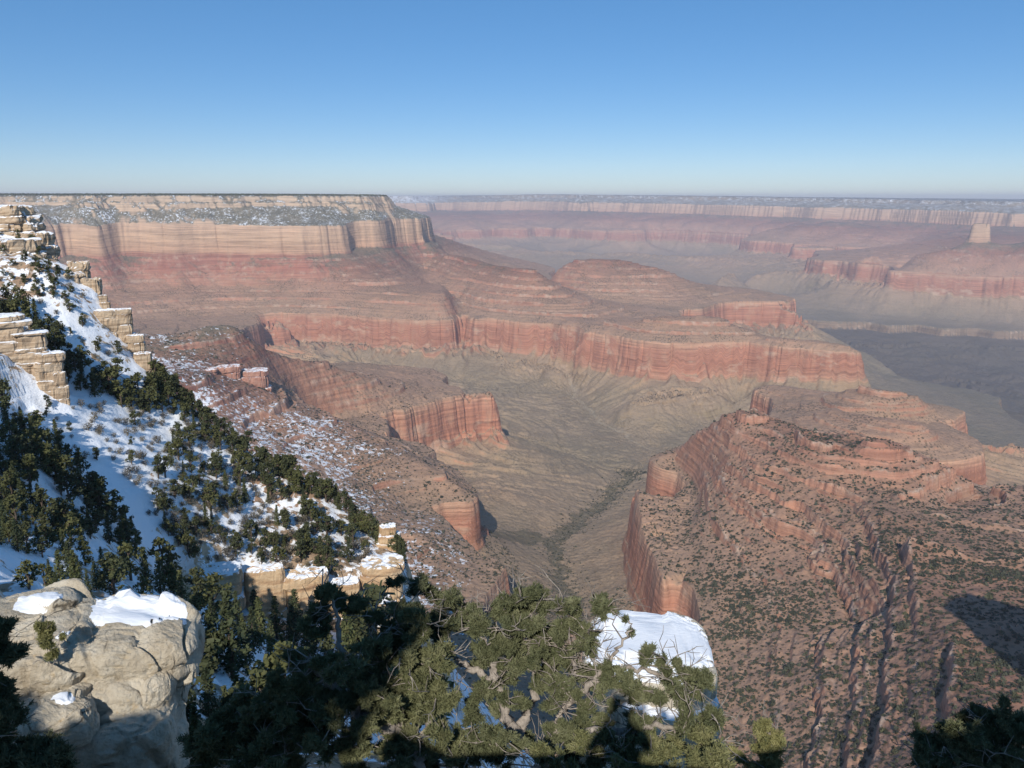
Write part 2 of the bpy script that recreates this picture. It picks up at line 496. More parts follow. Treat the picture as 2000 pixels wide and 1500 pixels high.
def z_of_b(b, g, hr, sharp=False, mod=None, ws=1.0, lf=1.0):
    z = np.interp(b, _bt, _zt)
    def st(b0, H, w):
        if sharp: return H * np.clip((b - b0) / 0.5, 0, 1)
        return H * sstep((b - b0) / g / (w * ws))
    z = z - st(B_K, H_K * 0.3, 12) - st(B_K + 14 * g * (not sharp), H_K * 0.3, 10) - st(B_K + 34 * g * (not sharp), H_K * 0.4, 12) - st(B_C, H_C * .86, 20) - st(B_C + 20 * g * (not sharp), H_C * .14, 6)
    if not sharp:
        for i, (lb, lh) in enumerate(LEDGE):
            m = mod[2] * np.clip(0.95 + 0.55 * np.cos(2 * math.pi * (mod[0] + 0.37 * i) + 0.6 * mod[1] * (i % 5)), 0.1, 1.6)
            z = z + lf * m * lh * (np.clip((b - lb) / (1.25 * lh) + 0.5, 0, 1) - sstep((b - lb) / g / (3.0 + 0.2 * lh)))
    fm = np.clip(.58 + .25 * np.sin(3.1 * mod[1] + 9 * mod[0]), .36, .8) if mod is not None else .62
    om = 5 + 16 * mod[3] * np.clip(np.sin(2.3 * mod[1] - 7 * mod[0]), 0, 1) if mod is not None else 5
    z = z - (st(B_R, 1.0, 17) * fm + st(B_R + om * g * ws * (not sharp), 1.0, 10) * (.86 - fm) + st(B_R + (om + 15) * g * ws * (not sharp), .14, 6)) * hr - st(B_T, H_T, 12)
    return z

_btab = np.arange(-3000, 1400, 0.25)
_z170 = z_of_b(_btab, 1.0, H_R, True)
def inv_b(z, hr):
    # below the Redwall a lower cliff lifts everything beneath it
    z = z if z > -620 else (z - (H_R - hr) if z < -620 - hr else -621.0 - 0.2)
    return float(np.interp(-z, -_z170, _btab))

CTRL = []
def dens2(poly):
    out = []
    for a, b in zip(poly[:-1], poly[1:]):
        da_ = abs(math.atan2(a[0], a[1]) - math.atan2(b[0], b[1])) / math.radians(0.23)
        dl_ = abs(math.log(math.hypot(a[0], a[1]) / math.hypot(b[0], b[1]))) / 0.00826
        n = max(2, int(1.5 * (da_ + dl_)) + 2)
        for t in np.linspace(0, 1, n, endpoint=False): out.append(a * (1 - t) + b * t)
    out.append(poly[-1]); return out
def put(P, b=None):
    if b is None: b = inv_b(P[2] - float(zoff(P[0], P[1])), float(hrw(P[0], P[1])))
    CTRL.append((P[0], P[1], b))
def Lz(z, pts, n=14, b=None):
    # a contour of the stratum at height z, traced as it is seen
    Q = []
    for q in pts:
        P = on_z(q[0], q[1], z)
        P = on_z(q[0], q[1], z + float(zoff(P[0], P[1]))); P[2] = z + float(zoff(P[0], P[1])); Q.append(P)
    for P in dens2(Q): put(P, b)
def Lw(pts, n=14):
    for P in dens2([on_z(*q) for q in pts]): put(P)
def Ld(pts, n=14):
    for P in dens2([on_d(*q) for q in pts]): put(P)
def Lp(pts, n=14, b=None):
    for P in dens2([at_p(*q) for q in pts]): put(P, b)

# left mesa: rim, Coconino, Supai, Redwall
Lp([(-900, 4600, 20), (-400, 5150, 20), (0, 5330, 22), (300, 5380, 22), (600, 5420, 22), (720, 5520, 20), (756, 5800, 15), (752, 6600, 15), (735, 8200, 20)], b=-6)
Lp([(-900, 6500, 30), (0, 6600, 40), (400, 6600, 40), (680, 6700, 40)], b=-80)
Lp([(-900, 12000, 30), (0, 12000, 40), (400, 12000, 40), (650, 12000, 40), (700, 20000, 40), (-900, 20000, 40)], b=-200)
Lz(-310, [(-300, 500), (60, 490), (130, 491), (200, 493), (230, 488), (300, 488), (345, 489), (400, 487), (500, 487), (600, 487), (670, 489), (690, 480), (740, 480), (775, 474), (842, 472)], b=B_C)
Lp([(842, 6100, -310), (838, 7000, -310), (815, 8600, -300)], b=B_C)
Lz(-500, [(130, 575), (250, 562), (400, 560), (640, 562), (790, 567), (850, 576), (876, 574), (868, 556), (825, 528)])
Lz(-620, [(200, 630), (330, 622), (470, 613), (560, 615), (600, 620), (690, 626), (720, 622), (800, 628), (860, 631), (884, 622), (903, 604), (918, 618), (930, 627), (1000, 633), (1100, 646), (1200, 656), (1260, 668), (1340, 672), (1400, 668), (1500, 668), (1600, 671), (1680, 684), (1715, 695)], b=B_R)
Lz(-795, [(520, 672), (600, 676), (700, 682), (800, 690), (880, 690)])
Ld([(790, 505, 5650), (850, 560, 5150), (892, 597, 4850)])
Ld([(872, 490, 5600), (930, 508, 5200), (1000, 522, 4800), (1045, 522, 4650), (1062, 540, 4620), (1085, 562, 4550), (1150, 606, 4380)])
Lp([(880, 6800, -700), (960, 6100, -780), (1060, 5500, -740), (1100, 5200, -700)])
# red butte behind it
Ld([(1083, 518, 5500), (1110, 505, 5420), (1150, 498, 5400), (1230, 503, 5400), (1262, 516, 5400), (1300, 521, 5420), (1345, 545, 5420), (1400, 574, 5350)])
Lp([(1150, 7000, -850), (1250, 6900, -850), (1400, 6600, -850)])
Lz(-620, [(1150, 592), (1230, 594), (1300, 600), (1370, 604), (1400, 589), (1450, 588), (1560, 590), (1588, 600)], b=B_R)
Lp([(1580, 5500, -620), (1480, 6100, -620), (1420, 6300, -620)], b=B_R)
Lw([(1600, 645, -880), (1650, 670, -910), (1700, 690, -940), (1760, 730, -985)])
Lp([(1230, 4350, -690), (1350, 4350, -740), (1450, 4500, -820), (1600, 4600, -900)])
Ld([(1100, 625, 4080), (1200, 636, 3900), (1290, 615, 3850), (1400, 613, 3850), (1430, 635, 3800), (1500, 650, 3750), (1600, 661, 3700), (1680, 680, 3590)])
# talus below, the wash and its side stream
Lw([(700, 715, -850), (760, 722, -850), (800, 737, -865), (900, 747, -875), (985, 762, -880), (1050, 745, -880)])
Lw([(925, 655, -700), (940, 690, -795), (985, 716, -845), (1050, 737, -875), (1110, 752, -890), (1130, 785, -900), (1170, 825, -910), (1215, 850, -915), (1270, 880, -920)])
Lw([(1230, 787, -815), (1300, 784, -815), (1380, 777, -815), (1480, 768, -815)])
Lw([(1300, 850, -910), (1400, 822, -905), (1450, 802, -900)])
Lw([(900, 840, -800), (1000, 850, -860), (1100, 880, -885), (1180, 905, -890)])
Lw([(1000, 960, -780), (1080, 1000, -815)])
Lw([(1260, 1560, -655), (1200, 1430, -690), (1160, 1320, -728), (1130, 1230, -765), (1108, 1160, -790), (1075, 1060, -815), (1160, 1000, -845), (1200, 960, -865), (1235, 925, -880), (1280, 888, -905)])
Lp([(1290, 2850, -910), (1400, 2950, -935), (1600, 3100, -965), (1750, 3500, -1000)])
Lw([(1230, 1050, -775), (1240, 1150, -745), (1290, 1240, -715)])
# nearer red spurs on the left, each ending in a Redwall nose
Ld([(100, 640, 2250), (276, 647, 2220), (350, 652, 2240), (400, 635, 2210), (455, 620, 2250), (480, 651, 2260), (525, 679, 2300), (577, 700, 2350), (640, 705, 2420), (700, 725, 2470), (760, 748, 2540), (830, 766, 2610)])
Lz(-620, [(600, 832), (675, 815), (760, 803), (807, 798), (830, 785), (845, 788), (863, 777), (880, 782), (907, 760)], b=B_R)
Lz(-650, [(912, 790), (960, 783), (985, 790)], b=B_R)
Lp([(985, 2560, -620), (960, 2700, -620), (900, 2850, -620), (850, 3050, -620), (700, 3200, -620), (500, 3250, -620)], b=B_R)
Lp([(500, 3250, -620), (300, 2950, -620), (100, 2850, -620)], b=B_R)
Lp([(480, 3800, -730), (300, 3650, -730), (100, 3550, -720)])
Lp([(500, 3750, -740), (600, 3550, -800), (760, 3300, -830), (900, 3150, -870)])
Ld([(300, 720, 1850), (400, 730, 1950), (450, 742, 2000), (520, 760, 2010)])
Ld([(520, 765, 2030), (600, 797, 1990), (660, 818, 1950), (758, 866, 1850), (804, 891, 1780), (860, 922, 1700), (916, 966, 1640)])
Lp([(620, 2200, -570), (700, 2150, -660), (780, 2100, -730), (860, 2000, -740)])
Lz(-620, [(795, 1010), (812, 986), (870, 979), (918, 977)], b=B_R)
Lp([(925, 1700, -620), (890, 1850, -620), (820, 1960, -620)], b=B_R)
Ld([(500, 830, 1850), (600, 870, 1780), (700, 930, 1680), (780, 985, 1595)])
Lp([(-300, 1500, -470), (200, 1450, -510), (400, 1400, -540), (500, 1350, -560), (620, 1320, -590)])
Ld([(300, 790, 1760), (400, 800, 1830)])
Ld([(800, 1030, 1400), (860, 1060, 1385), (930, 1080, 1372)])
Lz(-620, [(925, 1098), (938, 1088), (965, 1083), (990, 1088)], b=B_R)
Lp([(1000, 1330, -620), (960, 1230, -620), (940, 1150, -620)], b=B_R)
Lp([(500, 1200, -585), (700, 1150, -605), (800, 1050, -612), (880, 900, -618)])
Lp([(-300, 800, -540), (100, 800, -550), (500, 800, -575), (700, 760, -600), (900, 680, -605), (1100, 640, -600)])
Lw([(990, 1175, -725), (1040, 1160, -760), (960, 1060, -745), (940, 1030, -735)])
# right red ridge
Lz(-620, [(1287, 886), (1300, 893), (1330, 912), (1352, 940), (1363, 975), (1350, 1005), (1338, 1030), (1332, 1060), (1346, 1085), (1350, 1105), (1345, 1135), (1362, 1155), (1372, 1200), (1386, 1235), (1400, 1290), (1412, 1345), (1430, 1450), (1440, 1540), (1450, 1650)], b=B_R)
Ld([(1287, 884, 1970), (1310, 868, 1945), (1345, 850, 1890), (1380, 826, 1840), (1420, 810, 1790), (1460, 796, 1740)])
Lp([(1330, 2120, -620), (1440, 2120, -625), (1520, 2080, -640), (1600, 2040, -660)])
Lz(-450, [(1462, 799), (1490, 806), (1540, 834), (1547, 850), (1610, 882), (1640, 864), (1682, 844)])
Lp([(1560, 1620, -437), (1620, 1580, -440)])
Ld([(1700, 848, 1570), (1772, 873, 1600), (1856, 915, 1650), (1912, 940, 1700), (2000, 944, 1740), (2150, 950, 1760)])
Lz(-500, [(1425, 870), (1475, 908), (1530, 925), (1580, 942), (1640, 962), (1690, 985), (1705, 970), (1690, 945)])
Lw([(1713, 975, -487), (1780, 1098, -476), (1836, 1220, -460), (1910, 1370, -430), (1960, 1450, -408), (2010, 1530, -390)])
Lz(-528, [(1520, 985), (1562, 1003), (1605, 1030), (1645, 1090), (1670, 1130), (1695, 1180)])
Lz(-558, [(1545, 1025), (1592, 1060), (1627, 1100), (1634, 1130), (1668, 1190), (1690, 1240)])
Lw([(1720, 1400, -500), (1800, 1520, -462)])
Lw([(1600, 1380, -560), (1640, 1520, -530)])
Lw([(1790, 1005, -500), (1870, 980, -545), (1960, 985, -575), (2100, 990, -580)])
Lw([(1820, 1075, -478), (1860, 1045, -490), (1925, 1027, -500), (2010, 1045, -500), (2150, 1060, -490)])
Lw([(1900, 1120, -474), (2000, 1140, -472), (2150, 1150, -460), (2150, 1350, -425)])
Lp([(1250, 560, -560), (1500, 500, -470), (1800, 480, -420), (2100, 480, -400), (2600, 520, -380)])
Lp([(-300, 300, -400), (300, 300, -420), (700, 300, -450), (1100, 300, -450), (1500, 300, -400), (1900, 300, -360), (2600, 300, -350)])
# benches beyond the right ridge
Lz(-620, [(1473, 760), (1476, 755), (1500, 750), (1560, 757), (1592, 766)], b=B_R)
Lp([(1490, 2760, -600), (1540, 2770, -598), (1590, 2740, -600), (1650, 2680, -598)])
Ld([(1620, 796, 2380), (1700, 811, 2310), (1800, 818, 2260)])
Lz(-620, [(1681, 836), (1750, 829), (1807, 823), (1867, 820), (1895, 797), (2000, 793), (2150, 790)], b=B_R)
Ld([(1660, 752, 2620), (1740, 768, 2540), (1800, 764, 2600)])
Lp([(1460, 2950, -760), (1600, 3000, -800), (1750, 3000, -800), (1900, 2950, -800), (2150, 2950, -850)])
Lp([(1690, 2060, -700), (1750, 2080, -755), (1850, 2090, -770), (2000, 2120, -790), (2150, 2120, -800)])
# inner gorge and the far side
Lp([(1760, 3900, -1000), (1900, 3800, -1000), (2200, 3800, -1000)])
Lz(-1045, [(1740, 746), (1800, 746), (1850, 756), (1900, 762), (1960, 778), (2100, 790)], b=B_T)
Lz(-1045, [(1540, 620), (1620, 630), (1700, 628), (1740, 640), (1790, 632), (1850, 645), (1900, 640), (1950, 650), (2000, 648), (2200, 650)], b=B_T)
Lw([(1650, 662, -1130), (1750, 692, -1180), (1850, 690, -1190), (1950, 720, -1260), (2100, 730, -1260)])
Lp([(1450, 6800, -1350), (1650, 5900, -1400), (1800, 5500, -1400), (2000, 5200, -1400), (2300, 5000, -1400)])
Lw([(1400, 560, -1000), (1450, 572, -1000), (1600, 590, -1010), (1800, 600, -1010), (2000, 602, -1010), (2200, 605, -1010)])
Lz(-620, [(1405, 512), (1433, 501), (1520, 502), (1580, 505), (1630, 519), (1640, 510), (1652, 521), (1700, 522), (1750, 530), (1760, 524), (1850, 528), (2000, 527), (2200, 527)], b=B_R)
Lz(-620, [(780, 449), (850, 453), (930, 455), (1000, 453), (1050, 462), (1190, 465), (1300, 472), (1345, 477), (1480, 479), (1520, 485), (1640, 488), (1690, 489)], b=B_R)
Lw([(900, 497, -900), (960, 505, -940), (1050, 512, -990), (1200, 505, -960), (1350, 510, -960)])
Lp([(880, 10500, -1000), (1050, 9800, -1020), (1250, 9500, -1020), (1380, 8800, -1020)])
Lp([(760, 20500, 0), (840, 19600, 0), (900, 18600, 0), (1000, 18300, 0), (1100, 17300, 0), (1250, 16300, 0), (1330, 15900, 0), (1420, 15200, 0), (1520, 14700, 0), (1600, 14700, 0), (1700, 14000, 0), (1800, 13700, 0), (1900, 13000, 0), (2000, 12800, 0), (2250, 12500, 0)], b=-4)
Lp([(760, 19800, 0), (840, 18800, 0), (900, 18000, 0), (1000, 17500, 0), (1100, 16600, 0), (1250, 15700, 0), (1330, 15100, 0), (1420, 14600, 0), (1520, 14000, 0), (1600, 13900, 0), (1700, 13300, 0), (1800, 13000, 0), (1900, 12400, 0), (2000, 12100, 0), (2250, 11900, 0)], b=B_C)
Lp([(760, 27000, 0), (1000, 24000, 0), (1500, 20000, 0), (2000, 18000, 0), (2300, 18000, 0)], b=-250)
Lp([(-900, 30000, 0), (500, 30000, 0), (1000, 30000, 0), (2300, 30000, 0)], b=-450)
Ld([(1640, 500, 8700), (1700, 487, 8800), (1760, 487, 8700), (1830, 478, 8500), (1870, 472, 8500), (1960, 472, 8500), (2010, 480, 8500), (2100, 476, 8500)])
Lp([(1915, 9200, -420), (1905, 9900, -420), (1900, 10800, -380)])
for (px, dd, rr, npt) in [(1915, 8620, 118, 24), (2100, 8700, 340, 30)]:
    c = at_p(px, dd, -190)
    for k in range(npt):
        t = 2 * math.pi * k / npt
        put(np.array([c[0] + rr * math.cos(t), c[1] + rr * math.sin(t), 0]), B_C)
        put(np.array([c[0] + .5 * rr * math.cos(t), c[1] + .5 * rr * math.sin(t), 0]), B_C - 12)

NA0, NR0 = 401, 561
FA0, FA1 = math.radians(-46), math.radians(46)
FL0, FL1 = math.log(300.0), math.log(31000.0)
U = laplace(NA0, NR0, FA0, FA1, FL0, FL1, CTRL)
U = blur(blur(U, 1, 0), 1, 1)

QF = 1.0 if not globals().get('QUICK') else 0.5
NAF = int(1240 * QF) + 1
def _rows():
    seg = [(300, 700, 230), (700, 1000, 260), (1000, 6300, 1500), (6300, 9500, 190), (9500, 20000, 330), (20000, 31000, 24)]
    out = []
    for (a, b, n) in seg:
        out.append(np.linspace(math.log(a), math.log(b), int(n * QF), endpoint=False))
    return np.concatenate(out + [np.array([FL1])])
lrow = _rows()
acol = np.linspace(FA0, FA1, NAF)
bb = bilin(U, (lrow - FL0) / (FL1 - FL0) * (NR0 - 1), (acol - FA0) / (FA1 - FA0) * (NA0 - 1))
bb = blur(blur(bb, 3, 0), 2, 1)
R = np.exp(lrow)[:, None]; A = acol[None, :]
X = R * np.sin(A); Y = R * np.cos(A)
dr = np.gradient(bb, lrow, axis=0) / R
da = np.gradient(bb, acol, axis=1) / R
dr = blur(blur(dr, 3, 0), 2, 1); da = blur(blur(da, 3, 0), 2, 1)
g = np.clip(np.hypot(dr, da), 0.06, 1.3)
nx = (dr * np.sin(A) + da * np.cos(A)) / np.maximum(np.hypot(dr, da), 1e-6)
ny = (dr * np.cos(A) - da * np.sin(A)) / np.maximum(np.hypot(dr, da), 1e-6)
fart = sstep((R - 6000) / 4000) + 0 * A
nearf = sstep((R - 500) / 3300) * 0.75 + 0.25
nf1 = nearf * (0.4 + 0.6 * sstep((R - 1500) / 1500))
tc = at_p(1930, 8640, -250)
TEMP = np.exp(-((X - tc[0]) ** 2 + (Y - tc[1]) ** 2) / (2 * 500.0 ** 2))
# scallops, alcoves and gullies push the contours in and out (metres)
d1 = 40 * nf1 * fbm(X / 430, Y / 430, 5, 3, 0.55) + fart * (1 - TEMP) * (150 * fbm(X / 1100, Y / 1100, 4, 9) + sstep((R - 10300) / 2500) * 1250 * (1 - 2.4 * np.abs(fbm(X / 2900, Y / 2900, 4, 13))))
d1 = d1 + (9 * nearf) * (1 - np.abs(fbm(X / 170, Y / 170, 3, 21)) * 2.6)
sR = np.clip((bb - B_R) / g, -420, 420)
Xp = X - nx * sR; Yp = Y - ny * sR
gul = 1 - np.abs(fbm(Xp / 120, Yp / 120, 3, 31)) * 3.0
gul2 = 1 - np.abs(fbm(Xp / 38, Yp / 38, 2, 37)) * 3.0
tal = sstep((bb - B_R - 4) / 25) * (1 - sstep((bb - 600) / 90))
flute = np.exp(-(sR / 40.0) ** 2) + 0.8 * np.exp(-(((bb - B_C) / g) / 40.0) ** 2)
Xc = X - nx * np.clip((bb - B_C) / g, -60, 60); Yc = Y - ny * np.clip((bb - B_C) / g, -60, 60)
fl = np.where(bb > 220, 1.5 * fbm(Xp / 45, Yp / 45, 4, 41, .6), 0.8 * fbm(Xc / 70, Yc / 70, 4, 45))
crk = np.where(bb > 220, np.exp(-(fbm(Xp / 95, Yp / 95, 2, 51) / 0.028) ** 2), np.exp(-(fbm(Xc / 150, Yc / 150, 2, 53) / 0.03) ** 2))
kai = sstep((bb + 12) / 8) * (1 - sstep((bb - 45) / 25))
d2 = tal * nf1 * np.exp(-np.abs(sR) / 150.0) * (8 * gul + 3.5 * gul2) + flute * (1.9 * fl + 9 * crk) * nf1 * (0.45 + 0.55 * sstep((R - 1700) / 800))
d2 = d2 + kai * (16 * (1 - 3 * np.abs(fbm(Xc / 130, Yc / 130, 3, 57))) + 6 * gn(Xc / 22, Yc / 22, 58))
d3 = sstep((bb - 60) / 30) * (7 * fbm(X / 75, Y / 75, 3, 91, .6) + 2.2 * fbm(X / 15, Y / 15, 2, 95)) * (0.35 + 0.65 * sstep((R - 700) / 700)) * (1 - sstep((R - 2500) / 2500))
b = bb + g * (d1 + d2 + d3)
sf = np.clip((b - B_R) / g, -400, 400)
calm = 1 - .75 * np.exp(-(sf / 60.0) ** 2) * (1 - sstep((R - 2050) / 350)) * sstep((X / np.maximum(Y, 1) - .10) / .05)
b = bb + (b - bb) * calm
# inside the gorge everything is cut up more
gor = sstep((bb - B_T) / 60)
b = b + gor * 70 * (fbm(X / 330, Y / 330, 5, 61, 0.6))
HR = hrw(X, Y) * (1 - 0.24 * nf1 * sstep((R - 1900) / 600) * sstep(gul - .2) * np.exp(-np.clip(b - B_R, 0, 400) / 70.0)); ZO = zoff(X, Y)
MOD = (1.5 * fbm(X / 1400, Y / 1400, 5, 81, 0.6), 5 * fbm(X / 600, Y / 600, 4, 83),
       1 - (1 - sstep((R - 1600) / 1200)) * (1 - np.clip(.55 + 1.9 * fbm(X / 85, Y / 85, 3, 85, .6), 0, 1.35)),
       sstep((R - 1900) / 700))
Z = z_of_b(b, g, HR, False, MOD, np.clip(R / 2600.0, 0.3, 1.0), 0.4 + 0.6 * sstep((R - 600) / 900)) + ZO
Z = Z + (5.0 * fbm(X / 60, Y / 60, 3, 71) + 2.2 * fbm(X / 14, Y / 14, 2, 73)) * (0.35 + 0.65 * nearf) * sstep((bb + 20) / 40)
STRAT = Z - ZO
# below a low Redwall the strata colours follow the cliff foot
STRAT = np.where(b > B_R + 2, STRAT - (H_R - HR), STRAT)
# the ledges that stand out on the near red ridge, along their traced contours
RID = sstep((X / np.maximum(Y, 1) - .2) / .04) * (1 - sstep((R - 1900) / 200)) * sstep((R - 560) / 120)
CAPX = np.zeros(Z.shape)
brk = np.clip(.75 + 1.5 * fbm(X / 55, Y / 55, 3, 131, .6), 0, 1.3)
wob_ = 2.6 * gn(X / 9, Y / 9, 133) + 5 * fbm(X / 32, Y / 32, 2, 135)
for (zz, hh) in [(-450, 15), (-478, 7), (-500, 17), (-528, 13), (-545, 6), (-558, 13), (-585, 6)]:
    lb = inv_b(zz, H_R); q = (b - lb) / g + wob_
    dz = hh * brk * RID * (1.0 if hh > 10 else sstep((R - 900) / 250)) * (np.clip(q / (2.4 * hh) + .5, 0, 1) - sstep(q / 2.6))
    Z = Z + dz; STRAT = STRAT + dz
    CAPX = np.maximum(CAPX, RID * sstep((brk - .35) / .3) * np.exp(-((q + 2.2) / 2.6) ** 2) * (1 if hh > 10 else .6))
# how much snow lies: high on the mesa and on the near left spurs
px_c = 1000 + F_PX * X / np.maximum(Y * CP - Z * SP, 1)
SNOW = 0.36 * sstep((Z - ZO + 330) / 160) * sstep((900 - px_c) / 80) * (R > 3500)
SNOW = SNOW + 0.75 * sstep((1700 - R) / 500) * sstep((960 - px_c) / 200) * sstep((Z + 680) / 80) + 0.4 * sstep((2500 - R) / 400) * sstep((560 - px_c) / 200)
SNOW = np.maximum(SNOW, 0.60 * sstep((2080 - R) / 260) * sstep((860 - px_c) / 300) * (R < 3000))
SNOW = SNOW + 0.45 * sstep((STRAT + 200) / 100) * (R > 9000)
XW = X + 34 * fbm(X / 110, Y / 110, 3, 111); YW = Y + 34 * fbm(X / 110, Y / 110, 3, 117)
def near_line(poly, width):
    m = np.zeros(Z.shape)
    for a, c in zip(poly[:-1], poly[1:]):
        a = np.array(a[:2]); c = np.array(c[:2]); dv = c - a; L2 = dv @ dv
        t = np.clip(((XW - a[0]) * dv[0] + (YW - a[1]) * dv[1]) / L2, 0, 1)
        dd = np.hypot(XW - a[0] - t * dv[0], YW - a[1] - t * dv[1])
        m = np.maximum(m, np.exp(-(dd / width) ** 2))
    return m
wp = [on_z(*q) for q in [(1150, 1320, -735), (1130, 1230, -765), (1108, 1160, -790), (1075, 1060, -815), (1160, 1000, -845), (1200, 960, -865), (1235, 925, -880)]]
wp2 = [on_z(*q) for q in [(925, 655, -700), (940, 690, -795), (985, 716, -845), (1050, 737, -875), (1110, 752, -890), (1130, 785, -900), (1170, 825, -910), (1215, 850, -915), (1270, 880, -920)]]
VEG = np.maximum(0.85 * near_line(wp, 24.0), 0.9 * near_line([on_z(1040, 1045, -800), on_z(960, 1030, -745)], 45.0))
CREEK = np.maximum(0.7 * near_line(wp2, 7.0), 0.3 * near_line(wp, 4.0))
CAPL = np.zeros(Z.shape)
for i, (lb, lh) in enumerate(LEDGE):
    if lh < 7 or lb > B_R: continue
    m = np.clip(0.95 + 0.55 * np.cos(2 * math.pi * (MOD[0] + 0.37 * i) + 0.6 * MOD[1] * (i % 5)), 0.1, 1.6)
    CAPL = np.maximum(CAPL, sstep(m - .55) * np.exp(-(((b - lb) / g + 1.2) / (2.4 + R * .0009)) ** 2) * min(1, lh / 12))
CAPL = np.maximum(CAPL, CAPX)
idx = np.arange(Z.size).reshape(Z.shape)
quads = np.stack([idx[:-1, :-1], idx[1:, :-1], idx[1:, 1:], idx[:-1, 1:]], -1).reshape(-1, 4)[:, ::-1]
qr = np.exp(0.5 * (lrow[:-1] + lrow[1:]))[:, None] + 0 * acol[None, :-1]
qpx = px_c[:-1, :-1]; qb = b[:-1, :-1]
region = np.full(qr.shape, 0)
region[qr > 6450] = 1
region[(qr <= 6450) & (qr > 3350) & (qb < 420)] = 2
region[(qr <= 3350) & (qpx > 1180) & (qb < 415)] = 3
region[(qr <= 3350) & (qpx <= 1180) & (qb < 415)] = 4
region = region.ravel()
VALL = np.stack([X.ravel(), Y.ravel(), Z.ravel()], -1)
vn = np.zeros_like(VALL)
gx = np.gradient(Z, lrow, axis=0) / R; ga = np.gradient(Z, acol, axis=1) / R
NZ = 1 / np.sqrt(1 + gx ** 2 + ga ** 2)

def z_far(x, y):
    a = np.arctan2(x, y); l = np.log(np.hypot(x, y))
    ci = np.clip((a - FA0) / (FA1 - FA0) * (NAF - 1), 0, NAF - 1.001)
    ri = np.clip(np.interp(l, lrow, np.arange(len(lrow))), 0, len(lrow) - 1.001)
    c0 = ci.astype(int); r0 = ri.astype(int); fc = ci - c0; fr = ri - r0
    return ((Z[r0, c0] * (1 - fc) + Z[r0, c0 + 1] * fc) * (1 - fr) + (Z[r0 + 1, c0] * (1 - fc) + Z[r0 + 1, c0 + 1] * fc) * fr)

for rid, nm, lab in [(0, "canyon_floor", "grey green canyon floor and talus aprons with the dry wash"),
                     (1, "far_hills", "hazy far canyon wall and buttes below the level north rim"),
                     (2, "mesa", "flat topped mesa wall with cream, red and rust rock bands"),
                     (3, "ridge", "red stepped rock ridge dotted with shrubs on the right"),
                     (4, "hillside", "red stepped spurs dusted with snow below the left rim")]:
    q = quads[region == rid]
    used = np.unique(q)
    remap = np.zeros(len(VALL), np.int32); remap[used] = np.arange(len(used))
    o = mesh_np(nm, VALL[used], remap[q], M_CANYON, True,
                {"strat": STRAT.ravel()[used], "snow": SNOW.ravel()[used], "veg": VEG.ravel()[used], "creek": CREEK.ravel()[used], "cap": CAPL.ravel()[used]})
    tag(o, lab, kind="structure")
    # shade across the seams as one surface
    gxu = gx.ravel()[used]; gau = ga.ravel()[used]; au = (A + 0 * R).ravel()[used]
    N = np.stack([-(gxu * np.sin(au) + gau * np.cos(au)), -(gxu * np.cos(au) - gau * np.sin(au)), np.ones_like(gxu)], -1)
    N /= np.linalg.norm(N, axis=1)[:, None]
    o.data.normals_split_custom_set_from_vertices(N.astype(np.float32))
# ---------------------------------------------------------------- the near rim slope on the left
NC = []
def dens3(poly):
    out = []
    for a, b in zip(poly[:-1], poly[1:]):
        da_ = abs(math.atan2(a[0], a[1]) - math.atan2(b[0], b[1])) / math.radians(0.36)
        dl_ = abs(math.log(math.hypot(a[0], a[1]) / math.hypot(b[0], b[1]))) / 0.013
        n = max(2, int(1.5 * (da_ + dl_)) + 2)
        for t in np.linspace(0, 1, n, endpoint=False): out.append(a * (1 - t) + b * t)
    out.append(poly[-1]); return out
def Nd(pts):
    NC.extend(tuple(P) for P in dens3([on_d(*q) for q in pts]))
def Np(pts):
    NC.extend(tuple(P) for P in dens3([at_p(*q) for q in pts]))
# skyline of the spur, and the drop behind it
CREST = [(-500, 372, 330), (-120, 388, 315), (0, 402, 300), (40, 425, 290), (60, 452, 285), (95, 488, 280), (130, 518, 275), (165, 532, 270), (195, 570, 262), (205, 606, 258), (255, 660, 255), (280, 706, 252), (305, 735, 250), (350, 768, 248), (400, 806, 245), (450, 846, 240), (500, 886, 236), (600, 938, 228), (680, 996, 220), (745, 1048, 213), (790, 1080, 208)]
Nd(CREST)
Np([(px, d * 1.12, on_d(px, py, d)[2] - 22) for px, py, d in CREST])
Np([(px, d * 1.35, on_d(px, py, d)[2] - 95) for px, py, d in CREST])
Np([(-500, 470, -330), (0, 470, -330), (400, 470, -340), (800, 470, -360), (1200, 470, -390), (2200, 470, -380)])
# gully of dark trees, ledges in front, open snow face
Nd([(-200, 560, 232), (30, 600, 240), (100, 655, 236), (160, 722, 230), (205, 765, 226)])
Nd([(60, 500, 262), (120, 560, 252), (180, 640, 246), (240, 730, 240)])
Nd([(-250, 600, 195), (0, 668, 216), (50, 700, 215), (100, 738, 215), (128, 775, 214)])
Np([(-250, 212, -32), (0, 225, -42), (70, 224, -48), (120, 223, -54)])
Nd([(-200, 760, 180), (60, 792, 209), (150, 802, 212), (250, 832, 219), (330, 850, 228)])
Nd([(-200, 950, 130), (100, 905, 175), (200, 950, 185), (300, 950, 192), (400, 952, 208), (500, 1000, 212), (600, 1032, 206), (690, 1075, 203)])
Nd([(60, 1105, 112), (150, 1055, 142), (220, 1070, 156), (300, 1085, 172), (345, 1105, 178)])
Nd([(-250, 1150, 80), (0, 1130, 100), (60, 1135, 104), (200, 1140, 118), (290, 1150, 140), (340, 1180, 150)])
